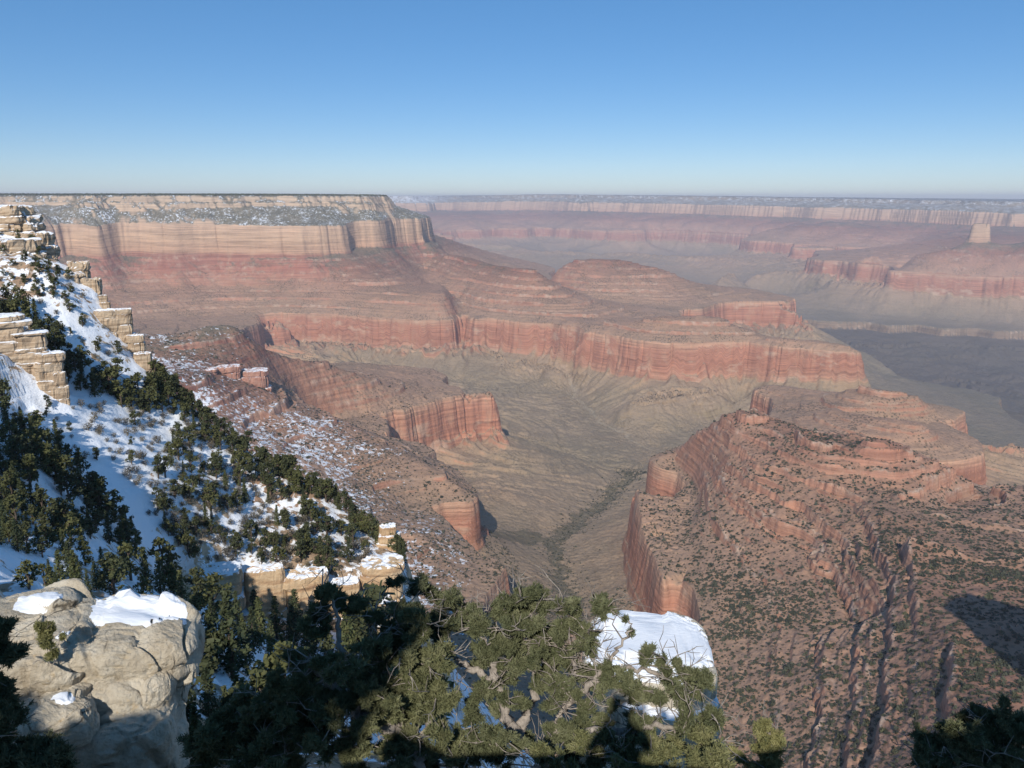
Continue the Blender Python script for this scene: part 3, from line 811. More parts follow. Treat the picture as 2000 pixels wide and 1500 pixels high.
# the small cliff at its foot
TOP = [(350, 1112, 180), (390, 1110, 185), (470, 1108, 190), (560, 1118, 192), (640, 1138, 190), (700, 1130, 191), (740, 1105, 194), (785, 1100, 196)]
Nd(TOP)
Np([(px, d - 5.5, on_d(px, py, d)[2] - (8.5 if px < 690 else 11)) for px, py, d in TOP])
Nd([(400, 1225, 165), (500, 1262, 165), (600, 1290, 160), (700, 1300, 158), (790, 1260, 172)])
Nd([(790, 1085, 205), (800, 1105, 200), (808, 1200, 190), (815, 1300, 165)])
Np([(840, 205, -118), (900, 200, -150), (1000, 190, -170), (1300, 190, -190), (2200, 190, -190)])
# broken ground down to the viewpoint
Np([(-300, 50, -17), (120, 62, -27), (250, 66, -31), (400, 80, -42), (520, 95, -55), (700, 100, -64), (850, 105, -78), (1000, 110, -95)])
Np([(-300, 30, -12), (60, 26, -14.5), (200, 25, -16), (360, 30, -20), (500, 34, -23), (700, 36, -26), (900, 38, -30), (1050, 42, -38)])
Np([(-300, 14, -8.5), (0, 15, -11.5), (200, 15.5, -12), (360, 16, -12.5), (600, 17, -13.5), (850, 17, -14), (1050, 18, -16), (1250, 20, -18)])
Np([(-600, 7, -5.4), (300, 8.5, -7.4), (700, 9, -8.0), (1100, 9, -8.4), (1500, 9.5, -9.4), (1900, 10, -9.6), (2300, 10, -10)])
Np([(1150, 31, -21.5), (1300, 32, -21.5), (1385, 32, -22)])
Np([(1150, 37, -34), (1300, 38, -36), (1420, 36, -36), (1470, 27, -32)])
Np([(1450, 13, -13.5), (1700, 13, -13), (2100, 13, -12.5)])
Np([(1480, 20, -27), (1700, 20, -27), (2200, 20, -26)])
Np([(1100, 70, -85), (1500, 70, -100), (1900, 70, -100), (2300, 70, -100)])
# promontory of the rim just outside the left edge, which shades the lower left slope
for P in dens3([np.array(q, float) for q in [(-190, 60, 42), (-125, 62, 31), (-107, 63, 20), (-100, 63, 12), (-93, 66, 2), (-88, 66, -6), (-80, 60, -14), (-70, 50, -17)]]): NC.append(tuple(P))
for P in dens3([np.array(q, float) for q in [(-190, 120, 6), (-150, 118, -8), (-118, 112, -22), (-98, 104, -36)]]): NC.append(tuple(P))
NS = {}
NNA, NNR = 401, 401
NA_0, NA_1 = math.radians(-66), math.radians(62)
NL0, NL1 = math.log(4.5), math.log(470.0)
UN = laplace(NNA, NNR, NA_0, NA_1, NL0, NL1, NC)
UN = blur(blur(UN, 1, 0), 1, 1)
NCOL, NROW = int(1000 * QF) + 1, int(1150 * QF) + 1
nlr = np.linspace(NL0, NL1, NROW); naz = np.linspace(NA_0, NA_1, NCOL)
nz0 = bilin(UN, np.linspace(0, NNR - 1, NROW), np.linspace(0, NNA - 1, NCOL))
nz0 = blur(blur(nz0, 1, 0), 1, 1)
NR_ = np.exp(nlr)[:, None]; NA_ = naz[None, :]
NX = NR_ * np.sin(NA_); NY = NR_ * np.cos(NA_)
fade = sstep((NR_ - 8) / 30)
NZ_ = nz0 + fade * (2.2 * fbm(NX / 22, NY / 22, 4, 201, .55) + 0.5 * fbm(NX / 3.2, NY / 3.2, 3, 207)) + (1 - fade) * 0.35 * fbm(NX / 1.6, NY / 1.6, 4, 209)
# horizontal beds break the slope into steps
bedh = 3.1
ph = NZ_ / bedh + 0.45 * fbm(NX / 30, NY / 30, 3, 215)
fr_ = ph - np.floor(ph)
stepz = (np.floor(ph) + sstep((fr_ - 0.55) / 0.4) - ph) * bedh
rocky = sstep((fbm(NX / 34, NY / 34, 3, 221) - 0.02) / 0.25) * fade
NZ_ = NZ_ + 0.6 * rocky * stepz
npx = 1000 + F_PX * NX / np.maximum(NY * CP - NZ_ * SP, .5)

def z_near(x, y):
    a = np.arctan2(x, y); l = np.log(np.hypot(x, y))
    ci = np.clip((a - NA_0) / (NA_1 - NA_0) * (NCOL - 1), 0, NCOL - 1.001)
    ri = np.clip((l - NL0) / (NL1 - NL0) * (NROW - 1), 0, NROW - 1.001)
    c0 = np.int64(ci); r0 = np.int64(ri); fc = ci - c0; fr = ri - r0
    return ((NZ_[r0, c0] * (1 - fc) + NZ_[r0, c0 + 1] * fc) * (1 - fr) + (NZ_[r0 + 1, c0] * (1 - fc) + NZ_[r0 + 1, c0 + 1] * fc) * fr)

def hit_near(px, py, d0=5.0, d1=460.0):
    """first point of the near slope seen at a pixel"""
    d = ray(px, py); h = math.hypot(d[0], d[1])
    ds = np.exp(np.linspace(math.log(d0), math.log(d1), 1500))
    x = d[0] / h * ds; y = d[1] / h * ds; z = d[2] / h * ds
    below = z < z_near(x, y)
    if not below.any(): return None
    k = int(np.argmax(below)); return np.array([x[k], y[k], float(z_near(x[k], y[k]))])

# open snow on the sunny face, less on the right where rock and brush show
def blob(cx, cy, rx, ry, px=npx, py=None):
    return np.exp(-((px - cx) / rx) ** 2 - ((py - cy) / ry) ** 2)
npy = 750 - F_PX * (NY * SP + NZ_ * CP) / np.maximum(NY * CP - NZ_ * SP, .5)
ssn = 0.60 + 0.36 * blob(190, 850, 190, 150, py=npy) + 0.25 * blob(60, 1050, 160, 120, py=npy) - 0.1 * blob(620, 1000, 150, 80, py=npy)
ssn = np.where(NR_ < 60, 0.5, ssn)
nid = np.arange(NZ_.size).reshape(NZ_.shape)
nq = np.stack([nid[:-1, :-1], nid[1:, :-1], nid[1:, 1:], nid[:-1, 1:]], -1).reshape(-1, 4)[:, ::-1]
NV = np.stack([NX.ravel(), NY.ravel(), NZ_.ravel()], -1)
near_o = mesh_np("rim_slope", NV, nq, M_NEAR, True, {"snow": ssn.ravel()})
tag(near_o, "steep snowy rim slope with tan ledges falling from the left", kind="structure")
# ---------------------------------------------------------------- rocks on the near slope
def depth_of(P): return P[1] * CP - P[2] * SP

def stack_mesh(sx, sy, h, layers, rng, taper=0.12, joint=0.13, rough=0.05, N=96, ex=0.55, lean=0.0):
    """layered outcrop: courses of rock with recessed joints, base at z = 0"""
    th = np.linspace(0, 2 * math.pi, N, endpoint=False)
    ct, stn = np.cos(th), np.sin(th)
    ux = np.sign(ct) * np.abs(ct) ** ex; uy = np.sign(stn) * np.abs(stn) ** ex
    cuts = np.cumsum([0] + [rng.uniform(.3, 1.9) for _ in range(layers)]); cuts = cuts / cuts[-1] * h
    rings = []
    for i in range(layers):
        z0, z1 = cuts[i], cuts[i + 1]; hh = z1 - z0
        k = (1 - taper * (i / max(1, layers - 1))) * (1 + rng.uniform(-.13, .10))
        ox = rng.uniform(-.11, .11) * sx + lean * (i / layers) * sx; oy = rng.uniform(-.06, .06) * sy
        m = np.ones(N)
        for _ in range(rng.randint(4, 7)):
            tj = rng.uniform(0, 2 * math.pi)
            dth = np.angle(np.exp(1j * (th - tj)))
            m -= joint * rng.uniform(.5, 1.2) * np.exp(-(dth / .07) ** 2)
            m -= joint * rng.uniform(-.5, .7) * (np.abs(dth) < rng.uniform(.2, .6))
        for f, s in ((0.02, .93), (.14, .99), (.5, 1.0), (.85, .99), (.98, .94)):
            rings.append(np.stack([ux * sx * k * s * m + ox, uy * sy * k * s * m + oy, np.full(N, z0 + f * hh)], -1))
    last = rings[-1]; c = last.mean(0)
    for f in (.8, .55, .3, .1):
        rings.append(c + (last - c) * [f, f, 1] + [0, 0, .02 * h / layers])
    V = np.concatenate(rings)
    n = fbm3(V + rng.uniform(0, 99), 1.6 / max(sx, sy), 5, rng.randint(0, 999), .6)
    n2 = fbm3(V + rng.uniform(0, 99), 5.0 / max(sx, sy), 3, rng.randint(0, 999), .6)
    rad = V - [0, 0, 0]; rad = rad * [1, 1, 0]; L = np.maximum(np.linalg.norm(rad, axis=1), 1e-3)[:, None]
    V = V + rad / L * (n[:, None] * rough * 4.5 + n2[:, None] * rough * 1.8) * min(sx, sy)
    V[:, 2] += (n2 * 2.2 + n * 2.0) * rough * h / layers
    R_ = len(rings); F = []
    i = np.arange(N); j = (i + 1) % N
    for r in range(R_ - 1): F.append(np.stack([r * N + i, r * N + j, (r + 1) * N + j, (r + 1) * N + i], -1))
    V = np.vstack([V, V[-N:].mean(0)])
    top = np.stack([(R_ - 1) * N + i, (R_ - 1) * N + j, np.full(N, len(V) - 1), np.full(N, len(V) - 1)], -1)
    return V, np.concatenate(F), top[:, :3]

def mesh_qt(name, V, Q, T, mat, parent=None, smooth=True):
    """quads and triangles in one mesh"""
    me = bpy.data.meshes.new(name)
    nl = len(Q) * 4 + len(T) * 3
    me.vertices.add(len(V)); me.loops.add(nl); me.polygons.add(len(Q) + len(T))
    me.vertices.foreach_set("co", np.ascontiguousarray(V, np.float32).ravel())
    me.loops.foreach_set("vertex_index", np.concatenate([Q.ravel(), T.ravel()]).astype(np.int32))
    ls = np.concatenate([np.arange(len(Q)) * 4, len(Q) * 4 + np.arange(len(T)) * 3]).astype(np.int32)
    me.polygons.foreach_set("loop_start", ls)
    me.polygons.foreach_set("use_smooth", np.full(len(Q) + len(T), smooth, dtype=bool))
    me.update(calc_edges=True); me.validate()
    if mat is not None: me.materials.append(mat)
    o = bpy.data.objects.new(name, me); COL.objects.link(o)
    if parent is not None: o.parent = parent
    return o

def outcrop(px0, py0, px1, py1, d, layers, seed, mat, label, name="rock_outcrop", cat="rock", sink=2.0, dep=.8, taper=.12, joint=.13, rough=.05, lean=0.0, group=None, yaw=0.0):
    rng = random.Random(seed)
    if group == UPC: rough = .11; yaw = rng.uniform(-.45, .45)
    c = on_d((px0 + px1) / 2, py1, d); top = on_d((px0 + px1) / 2, py0, d)
    w = (px1 - px0) / F_PX * depth_of(c); h = top[2] - c[2] + sink
    V, Q, T = stack_mesh(w / 2, w / 2 * dep, h, layers, rng, taper, joint, rough, lean=lean)
    o = mesh_qt(name, V, Q, T, mat, smooth=False)
    o.location = (c[0], c[1] + w / 2 * dep * .6, c[2] - sink)
    o.rotation_euler = (0, 0, -math.atan2(c[0], c[1]) + yaw)
    tag(o, label, cat, group)
    return o

UPC = "tan cliffs of the upper rim spur"
outcrop(-70, 402, 58, 470, 286, 6, 1, M_LEDGE, "highest tan stepped cliff at the left edge under the mesa rim line", group=UPC, sink=6)
outcrop(-60, 468, 62, 540, 272, 5, 2, M_LEDGE, "broad tan ledge stack below the highest cliff at the left edge", group=UPC, sink=5)
outcrop(30, 455, 100, 512, 280, 4, 3, M_LEDGE, "dark sided ledge step on the upper spur skyline beside the top cliff", group=UPC, sink=5)
outcrop(-50, 535, 60, 588, 258, 4, 4, M_LEDGE, "snow dusted ledge bench above the dark tree gully", group=UPC, sink=4)
outcrop(50, 520, 112, 585, 262, 5, 5, M_LEDGE, "golden lit block tower in the middle of the upper cliffs", group=UPC, sink=5, taper=.06)
outcrop(105, 535, 160, 590, 262, 4, 6, M_LEDGE, "square golden block right of the tower in the upper cliffs", group=UPC, sink=5, taper=.04)
outcrop(128, 512, 172, 560, 268, 3, 7, M_LEDGE, "shadowed cliff end on the skyline above the small pinnacle", group=UPC, sink=6)
outcrop(160, 545, 200, 600, 262, 3, 8, M_LEDGE, "dark end of the upper cliffs just left of the small pinnacle", group=UPC, sink=6)
outcrop(192, 577, 214, 610, 257, 3, 9, M_LEDGE, "small upright tan pinnacle standing alone on the spur skyline", name="rock_pinnacle", sink=4, taper=.35)
outcrop(186, 606, 232, 660, 252, 4, 10, M_LEDGE, "tan buttress directly under the small pinnacle", sink=6, taper=.1)
outcrop(222, 604, 258, 680, 252, 7, 11, M_LEDGE, "leaning snow ledged rib right of the buttress on the spur", sink=8, taper=.15, lean=.3)
outcrop(246, 655, 282, 722, 250, 7, 12, M_LEDGE, "lower stepped rib of the spur skyline above dark crag", sink=8, taper=.12, lean=.25)
outcrop(262, 690, 300, 748, 248, 4, 13, M_LEDGE, "dark crag at the foot of the stepped ribs", sink=8, taper=.1)
outcrop(-60, 618, 46, 690, 217, 6, 14, M_LEDGE, "snow topped ledge stack at left edge above the open snow", sink=3)
outcrop(20, 650, 92, 712, 215, 6, 15, M_LEDGE, "middle flight of thin tan ledges descending toward open snow", sink=3)
outcrop(70, 690, 122, 752, 213, 5, 16, M_LEDGE, "lowest step of the thin tan ledges with golden end block", sink=3, taper=.08)
outcrop(96, 728, 130, 772, 212, 3, 17, M_LEDGE, "slanting golden slab below the thin tan ledges", sink=3, taper=.3)
FOOT = "cliff band at the foot of the snowy slope"
outcrop(388, 1118, 470, 1172, 182, 3, 20, M_OCHRE, "olive tan block at the left end of the foot cliff, notch beside it", group=FOOT, sink=3, taper=.02, joint=.06)
outcrop(478, 1112, 560, 1205, 184, 2, 21, M_OCHRE, "pinkish streaked wall of the foot cliff right of the notch", group=FOOT, sink=3, taper=.02, joint=.05, dep=.5)
outcrop(545, 1124, 650, 1212, 184, 2, 22, M_OCHRE, "wide streaked wall in the centre of the foot cliff, snow lip on top", group=FOOT, sink=3, taper=.02, joint=.05, dep=.5)
outcrop(630, 1140, 706, 1215, 184, 3, 23, M_OCHRE, "tan wall of the foot cliff left of the big square block", group=FOOT, sink=3, taper=.04, joint=.07, dep=.6)
outcrop(706, 1103, 787, 1192, 186, 3, 24, M_OCHRE, "big square ochre block with a white snow top on the slope end", group=FOOT, sink=3, taper=.03, joint=.06)
outcrop(700, 1178, 772, 1215, 180, 2, 25, M_LEDGE, "snow covered slab leaning below the big square ochre block", sink=3, taper=.25, dep=1.0)
outcrop(735, 1030, 780, 1078, 206, 3, 26, M_OCHRE, "squat snow topped knob standing above the big square block", name="rock_pinnacle", sink=3, taper=.22)
outcrop(380, 722, 424, 782, 2010, 5, 27, M_RED, "left end block of the ruddy blocky outcrop on the red spur", sink=20, taper=.05, group="ruddy blocky outcrop on the red spur")
outcrop(420, 716, 470, 778, 2030, 5, 28, M_RED, "tallest central block of the ruddy outcrop on the red spur", sink=20, taper=.1, group="ruddy blocky outcrop on the red spur")
outcrop(465, 725, 528, 772, 2035, 4, 29, M_RED, "long right hand block of the ruddy outcrop on the red spur", sink=20, taper=.1, group="ruddy blocky outcrop on the red spur")

# ---- foreground boulders
def boulder_mesh(sx, sy, sz, seed, e1=.42, e2=.55, nu=200, nv=110, rough=.06, crack=.05, under=0.0, ncell=30, cell=.10):
    rng = np.random.RandomState(seed)
    m_ = 110; gg = np.tan(np.linspace(-math.pi / 4, math.pi / 4, m_ + 1))
    ga_, gb_ = np.meshgrid(gg, gg); one = np.ones_like(ga_); Dd = []; Fq = []; off = 0
    ii = np.arange((m_ + 1) ** 2).reshape(m_ + 1, m_ + 1)
    qf = np.stack([ii[:-1, :-1], ii[:-1, 1:], ii[1:, 1:], ii[1:, :-1]], -1).reshape(-1, 4)
    for tri in ((one, ga_, gb_), (-one, -ga_, gb_), (-ga_, one, gb_), (ga_, -one, gb_), (-gb_, ga_, one), (gb_, ga_, -one)):
        Dd.append(np.stack(tri, -1).reshape(-1, 3)); Fq.append(qf + off); off += (m_ + 1) ** 2
    Dd = np.concatenate(Dd); F = np.concatenate(Fq); Dd /= np.linalg.norm(Dd, axis=1)[:, None]
    _, first, inv = np.unique(np.round(Dd * 1e5).astype(np.int64), axis=0, return_index=True, return_inverse=True)
    Dd = Dd[first]; F = inv.ravel()[F]
    f = lambda a, e: np.sign(a) * np.abs(a) ** e
    hz_ = np.maximum(np.hypot(Dd[:, 0], Dd[:, 1]), 1e-9)
    x = f(hz_, e1) * f(Dd[:, 0] / hz_, e2); y = f(hz_, e1) * f(Dd[:, 1] / hz_, e2); z = f(Dd[:, 2], e1)
    k = 1 - under * sstep((-z) / 1.0)
    P = np.stack([x * sx * k, y * sy * k, z * sz], -1)
    D = np.stack([x / sx, y / sy, z / sz], -1); D /= np.linalg.norm(D, axis=1)[:, None]
    s = min(sx, sy, sz) ; o = rng.uniform(-50, 50, 3)
    n = fbm3(P + o, .7 / s, 4, seed, .5) * rough * 2.4 + fbm3(P + o, 2.6 / s, 5, seed + 9, .6) * rough
    # broken faces: cells of rock standing a little in or out, joints between them
    cp_ = rng.uniform(-1.15, 1.15, (ncell, 3)) * [sx, sy, sz]; cv = rng.uniform(-1, 1, ncell)
    Pw = P + .16 * s * np.stack([fbm3(P + 7, 1.1 / s, 3, seed + 50), fbm3(P + 17, 1.1 / s, 3, seed + 51), fbm3(P + 27, 1.1 / s, 3, seed + 52)], -1)
    dist = np.linalg.norm(Pw[:, None, :] - cp_[None], axis=2); o2 = np.argpartition(dist, 1, axis=1)[:, :2]
    dA = np.take_along_axis(dist, o2, 1); sw = dA[:, 0] > dA[:, 1]
    near1 = np.where(sw, o2[:, 1], o2[:, 0]); gap = np.abs(dA[:, 0] - dA[:, 1]) / s
    tv = rng.normal(size=(ncell, 3)) * .20
    n = n + np.clip(((Pw - cp_[near1]) * tv[near1]).sum(1) / s, -.14, .14) * sstep(gap / .06)
    n = n + .028 * (1 - 2 * np.abs(fbm3(P + o + 5, 3.2 / s, 3, seed + 70))) ** 3
    n = n + cell * cv[near1] * sstep(gap / .10) - .9 * cell * np.exp(-(gap / .035) ** 2)
    c1 = np.abs(fbm3(P + o + 31, .55 / s, 3, seed + 20)); c2 = np.abs(fbm3(P + o + 71, .8 / s, 3, seed + 30))
    n = n - .35 * crack * np.exp(-(c1 / .022) ** 2) + rough * .45 * fbm3(P + o, 7.0 / s, 3, seed + 60)
    bedz = (P[:, 2] / s * 1.7 + .5 * fbm3(P + o, .5 / s, 2, seed + 40))
    n = n + .05 * np.abs(((bedz) % 1) - .5)
    P = P + D * (n * s)[:, None]
    return P, F

def place_boulder(parent, cx, cy, cz, sx, sy, sz, seed, yaw=0.0, tilt=(0, 0), snow=None, **kw):
    """block mesh in world coordinates relative to the parent; snow = (threshold, thickness, [(x,y,rx,ry)])"""
    P, F = boulder_mesh(sx, sy, sz, seed, **kw)
    ca, sa = math.cos(yaw), math.sin(yaw)
    tz = P[:, 0] * tilt[0] + P[:, 1] * tilt[1]
    P = np.stack([P[:, 0] * ca - P[:, 1] * sa, P[:, 0] * sa + P[:, 1] * ca, P[:, 2] + tz], -1)
    loc = np.array(parent.location)
    Wd = P + np.array([cx, cy, cz])
    b = mesh_np("block", Wd - loc, F, M_BOULDER, True, parent=parent)
    if snow:
        thick, ell = snow
        a = P[F[:, 1]] - P[F[:, 0]]; bb_ = P[F[:, 3]] - P[F[:, 0]]
        fn = np.cross(a, bb_); ln = np.linalg.norm(fn, axis=1); fz = fn[:, 2] / np.maximum(ln, 1e-9)
        vz = np.zeros(len(P)); cnt = np.zeros(len(P))
        for c in range(4):
            np.add.at(vz, F[:, c], fz); np.add.at(cnt, F[:, c], 1)
        vz /= np.maximum(cnt, 1)
        m = np.full(len(P), -1.0)
        for (ex, ey, rx, ry) in ell:
            q = 1 - np.sqrt(((P[:, 0] - ex) / rx) ** 2 + ((P[:, 1] - ey) / ry) ** 2)
            m = np.maximum(m, q)
        m = m + .42 * fbm3(Wd, 1.9, 6, seed + 3, .7)
        m = np.where((vz > .45) & (P[:, 2] > 0), m, np.minimum(m, -.2))
        keep = (m[F] > -.04).any(axis=1) & (fz > .2)
        q = F[keep]; used = np.unique(q); rm = np.zeros(len(P), int); rm[used] = np.arange(len(used))
        S = Wd[used].copy()
        S[:, 2] += thick * sstep(np.clip(m[used] / .22, 0, 1)) - .012 + .015 * fbm3(S, 3.0, 3, 7) * (m[used] > .1)
        mesh_np("snow_cap", S - loc, rm[q], M_SNOW, True, parent=b)
    return b

def px_at(px, py, d): return on_d(px, py, d)

bo = empty("rock_outcrop", tuple(on_d(190, 1500, 19.0)))
tag(bo, "cracked cream limestone boulder outcrop with a white snow cap at lower left", "boulder")
c = on_d(226, 1258, 19.6); place_boulder(bo, c[0], c[1] + .5, c[2] - .42, 1.62, 1.3, .78, 11, yaw=.28, tilt=(-.13, .10), snow=(.05, [(.10, .40, 1.28, .78)]), under=.34, rough=.04, crack=.07, e1=.34, e2=.5)
c = on_d(110, 1262, 20.0); place_boulder(bo, c[0], c[1] + .5, c[2] - .42, .62, 1.15, .88, 12, yaw=.34, tilt=(-.02, .08), under=.1, rough=.045, e1=.38)
c = on_d(12, 1246, 20.6); place_boulder(bo, c[0] - .1, c[1] + .8, c[2] - .55, 1.30, 1.25, .95, 13, yaw=.3, tilt=(.03, .06), snow=(.04, [(.35, .1, .62, .42)]), e1=.45, e2=.6, under=.15, rough=.045)
c = on_d(206, 1365, 18.9); place_boulder(bo, c[0], c[1] + .85, c[2] - .5, 1.32, 1.2, 1.0, 14, yaw=.25, e1=.3, e2=.4, rough=.06, crack=.10, under=.1)
c = on_d(195, 1450, 18.3); place_boulder(bo, c[0], c[1] + .8, c[2] - .8, 1.4, 1.25, 1.3, 15, yaw=.2, e1=.3, e2=.4, rough=.07, crack=.1)
c = on_d(40, 1340, 19.4); place_boulder(bo, c[0], c[1] + .7, c[2] - .4, 1.15, .95, 1.1, 16, yaw=.2, e1=.35, rough=.07, snow=(.05, [(.4, .1, .4, .3)]))
c = on_d(95, 1408, 18.2); place_boulder(bo, c[0], c[1] + .3, c[2] - .2, .75, .7, .5, 17, yaw=.5, e1=.45, rough=.08, snow=(.05, [(.2, .0, .22, .18)]))
c = on_d(278, 1335, 19.3); place_boulder(bo, c[0], c[1] + .6, c[2] - .35, .72, .8, .55, 18, yaw=.3, e1=.4, rough=.08, crack=.1)

sl = empty("rock_ledge", tuple(on_d(1300, 1420, 28.0)))
tag(sl, "flat snow covered limestone ledge hanging above the canyon behind the pinyon tree", "rock ledge")
c = on_d(1268, 1262, 30.5); place_boulder(sl, c[0], c[1] + .2, c[2] - .75, 2.55, 2.75, .85, 31, yaw=-.12, tilt=(0, 0), e1=.22, e2=.38, rough=.035, crack=.03, under=.15, snow=(.08, [(-.1, .15, 2.9, 3.0)]))
c = on_d(1306, 1358, 29.0); place_boulder(sl, c[0], c[1] + .2, c[2] - .75, 2.0, 1.75, .7, 32, yaw=-.05, tilt=(-.02, 0), e1=.25, e2=.4, rough=.04, crack=.04, under=.1, snow=(.08, [(-.05, .1, 2.25, 1.95)]))
c = on_d(1296, 1430, 28.6); place_boulder(sl, c[0] - .2, c[1] + .8, c[2] - 2.6, 2.3, 2.4, 2.6, 33, yaw=.1, e1=.3, e2=.5, rough=.06, crack=.07)
# ---------------------------------------------------------------- trees on the slope (each a thing: trunk and crown)
def leaf_quads(C, size, rs, up=0.35):
    """randomly turned quads at centres C; size (n,)"""
    n = len(C)
    a = rs.normal(size=(n, 3)); a[:, 2] *= .8; a /= np.linalg.norm(a, axis=1)[:, None]
    b = np.cross(a, rs.normal(size=(n, 3))); b /= np.linalg.norm(b, axis=1)[:, None]
    s = size[:, None]
    q = np.stack([C - a * s - b * s * .55, C + a * s - b * s * .45, C + a * s * .8 + b * s * .55, C - a * s * .9 + b * s * .5], 1)
    V = q.reshape(-1, 3); F = np.arange(n * 4).reshape(n, 4)
    return V, F

def tube(path, rad, k=5):
    path = np.asarray(path, float); n = len(path)
    T = np.gradient(path, axis=0); T /= np.maximum(np.linalg.norm(T, axis=1), 1e-9)[:, None]
    ref = np.array([.31, .17, .93])
    X1 = np.cross(T, ref); X1 /= np.maximum(np.linalg.norm(X1, axis=1), 1e-9)[:, None]
    Y1 = np.cross(T, X1)
    th = np.linspace(0, 2 * math.pi, k, endpoint=False)
    V = path[:, None] + np.asarray(rad)[:, None, None] * (np.cos(th)[None, :, None] * X1[:, None] + np.sin(th)[None, :, None] * Y1[:, None])
    i = np.arange(k); j = (i + 1) % k
    F = np.concatenate([np.stack([r * k + i, r * k + j, (r + 1) * k + j, (r + 1) * k + i], -1) for r in range(n - 1)])
    return V.reshape(-1, 3), F

def joinm(parts):
    V = []; F = []; o = 0
    for v, f in parts:
        V.append(v); F.append(f + o); o += len(v)
    return np.concatenate(V), np.concatenate(F)

def rounded_tree(seed, nleaf=620, leaf=.17):
    """pinyon or juniper, 1 unit = its height 5 m: uneven rounded crown of clumps, gaps between"""
    rs = np.random.RandomState(seed)
    H = 5.0
    nc = rs.randint(13, 20)
    cl = []
    for i in range(nc):
        t = rs.uniform(.16, .98); r = 1.75 * math.sin(math.pi * (0.16 + .80 * t)) ** .8 * rs.uniform(.25, 1.0)
        a = rs.uniform(0, 2 * math.pi)
        cl.append((r * math.cos(a), r * math.sin(a), H * t * .93, rs.uniform(.42, .85)))
    cl.append((0, 0, H * .9, .5))
    C = []
    for (x, y, z, r) in cl:
        n = int(nleaf * r * r / sum(q[3] ** 2 for q in cl))
        d = rs.normal(size=(n, 3)); d /= np.linalg.norm(d, axis=1)[:, None]
        C.append(np.array([x, y, z]) + d * r * np.array([1, 1, .8]) * rs.uniform(.35, 1.05, (n, 1)))
    C = np.concatenate(C)
    crown = leaf_quads(C, leaf * rs.uniform(.6, 1.5, len(C)), rs)
    tp = [tube([(0, 0, -.6), (.08, .02, .8), (-.05, .1, 1.9), (.1, 0, 3.6)], [.2, .17, .13, .05])]
    for (x, y, z, r) in cl[:9]:
        z0 = max(.3, z - 1.3)
        tp.append(tube([(0, 0, z0), (x * .5, y * .5, z0 + (z - z0) * .55), (x, y, z)], [.08, .06, .025], 4))
    return joinm(tp), crown

def pointed_tree(seed, nleaf=820, leaf=.17):
    rs = np.random.RandomState(seed)
    H = 8.0; C = []
    tiers = 17
    for i in range(tiers):
        t = (i + .3) / tiers; rmax = 1.75 * (1 - t) ** .8 * rs.uniform(.7, 1.12) + .12
        nb = max(4, int(9 * (1 - t) + 3))
        a0 = rs.uniform(0, 6.3)
        for k in range(nb):
            a = a0 + k * 2 * math.pi / nb + rs.uniform(-.3, .3); L = rmax * rs.uniform(.55, 1.08)
            m = max(3, int(nleaf / tiers / nb * (1.6 - t)))
            u = rs.uniform(.12, 1, m) ** .75
            p = np.stack([np.cos(a) * L * u, np.sin(a) * L * u, .75 + H * .9 * t - .42 * L * u ** 1.5], -1)
            C.append(p + rs.normal(size=(m, 3)) * [.10, .10, .09])
    C = np.concatenate(C)
    crown = leaf_quads(C, leaf * rs.uniform(.6, 1.4, len(C)), rs)
    tr = tube([(0, 0, -.8), (0, 0, 2), (.04, 0, 5), (0, 0, H * .97)], [.2, .16, .09, .02], 6)
    return tr, crown

def bare_tree(seed):
    rs = np.random.RandomState(seed); tp = []
    def br(p, d, L, r, lev):
        q = p + d * L + rs.normal(size=3) * .08 * L
        tp.append(tube([p, (p + q) / 2 + rs.normal(size=3) * .05 * L, q], [r, r * .8, r * .55], 4))
        if lev < 4:
            for _ in range(3 if lev else 5):
                e = d + rs.normal(size=3) * .65; e[2] += .25; e /= np.linalg.norm(e)
                br(q, e, L * rs.uniform(.55, .8), r * .55, lev + 1)
    br(np.array([0, 0, -.3]), np.array([0, 0, 1.0]), 1.1, .10, 0)
    return joinm(tp)

def make_tree(name, trunk, crown, mt, mc):
    e = empty(name)
    mesh_np("trunk", trunk[0], trunk[1], mt, True, parent=e)
    if crown is not None: mesh_np("crown", crown[0], crown[1], mc, False, parent=e)
    return e

def copy_tree(src):
    r = src.copy(); COL.objects.link(r)
    for ch in src.children:
        c = ch.copy(); COL.objects.link(c); c.parent = r
    return r

PROTO = {"round": [make_tree("juniper_tree", *rounded_tree(300 + i), M_BARKD, M_JUNIPER) for i in range(7)],
         "point": [make_tree("fir_tree", *pointed_tree(330 + i), M_BARKD, M_FIR) for i in range(5)],
         "bare": []}
for i in range(3):
    e = empty("bare_bush"); v, f = bare_tree(350 + i)
    mesh_np("branches", v, f, M_GREYBRUSH, True, parent=e)
    rs_ = np.random.RandomState(360 + i); dd_ = rs_.normal(size=(150, 3)); dd_ /= np.linalg.norm(dd_, axis=1)[:, None]
    v, f = leaf_quads(np.array([0, 0, 1.35]) + dd_ * rs_.uniform(.3, 1.0, (150, 1)) * [1.35, 1.35, 1.25], rs_.uniform(.08, .22, 150), rs_)
    mesh_np("twig_crown", v, f, M_BRUSH, False, parent=e); PROTO["bare"].append(e)
used = set()
TREES = []           # (object, kind, size class, px, py, zone)
rt = random.Random(77)
def plant(kind, P, h, zone, px, py):
    src = rt.choice(PROTO[kind])
    if src.name in used: o = copy_tree(src)
    else: o = src; used.add(src.name)
    k = h / {"round": 5.0, "point": 8.0, "bare": 3.2}[kind]
    o.location = (P[0], P[1], P[2] - .1)
    o.rotation_euler = (0, 0, rt.uniform(0, 6.28)); w = rt.uniform(.85, 1.2)
    o.scale = (k * w, k * w, k)
    TREES.append([o, kind, h, px, py, zone])

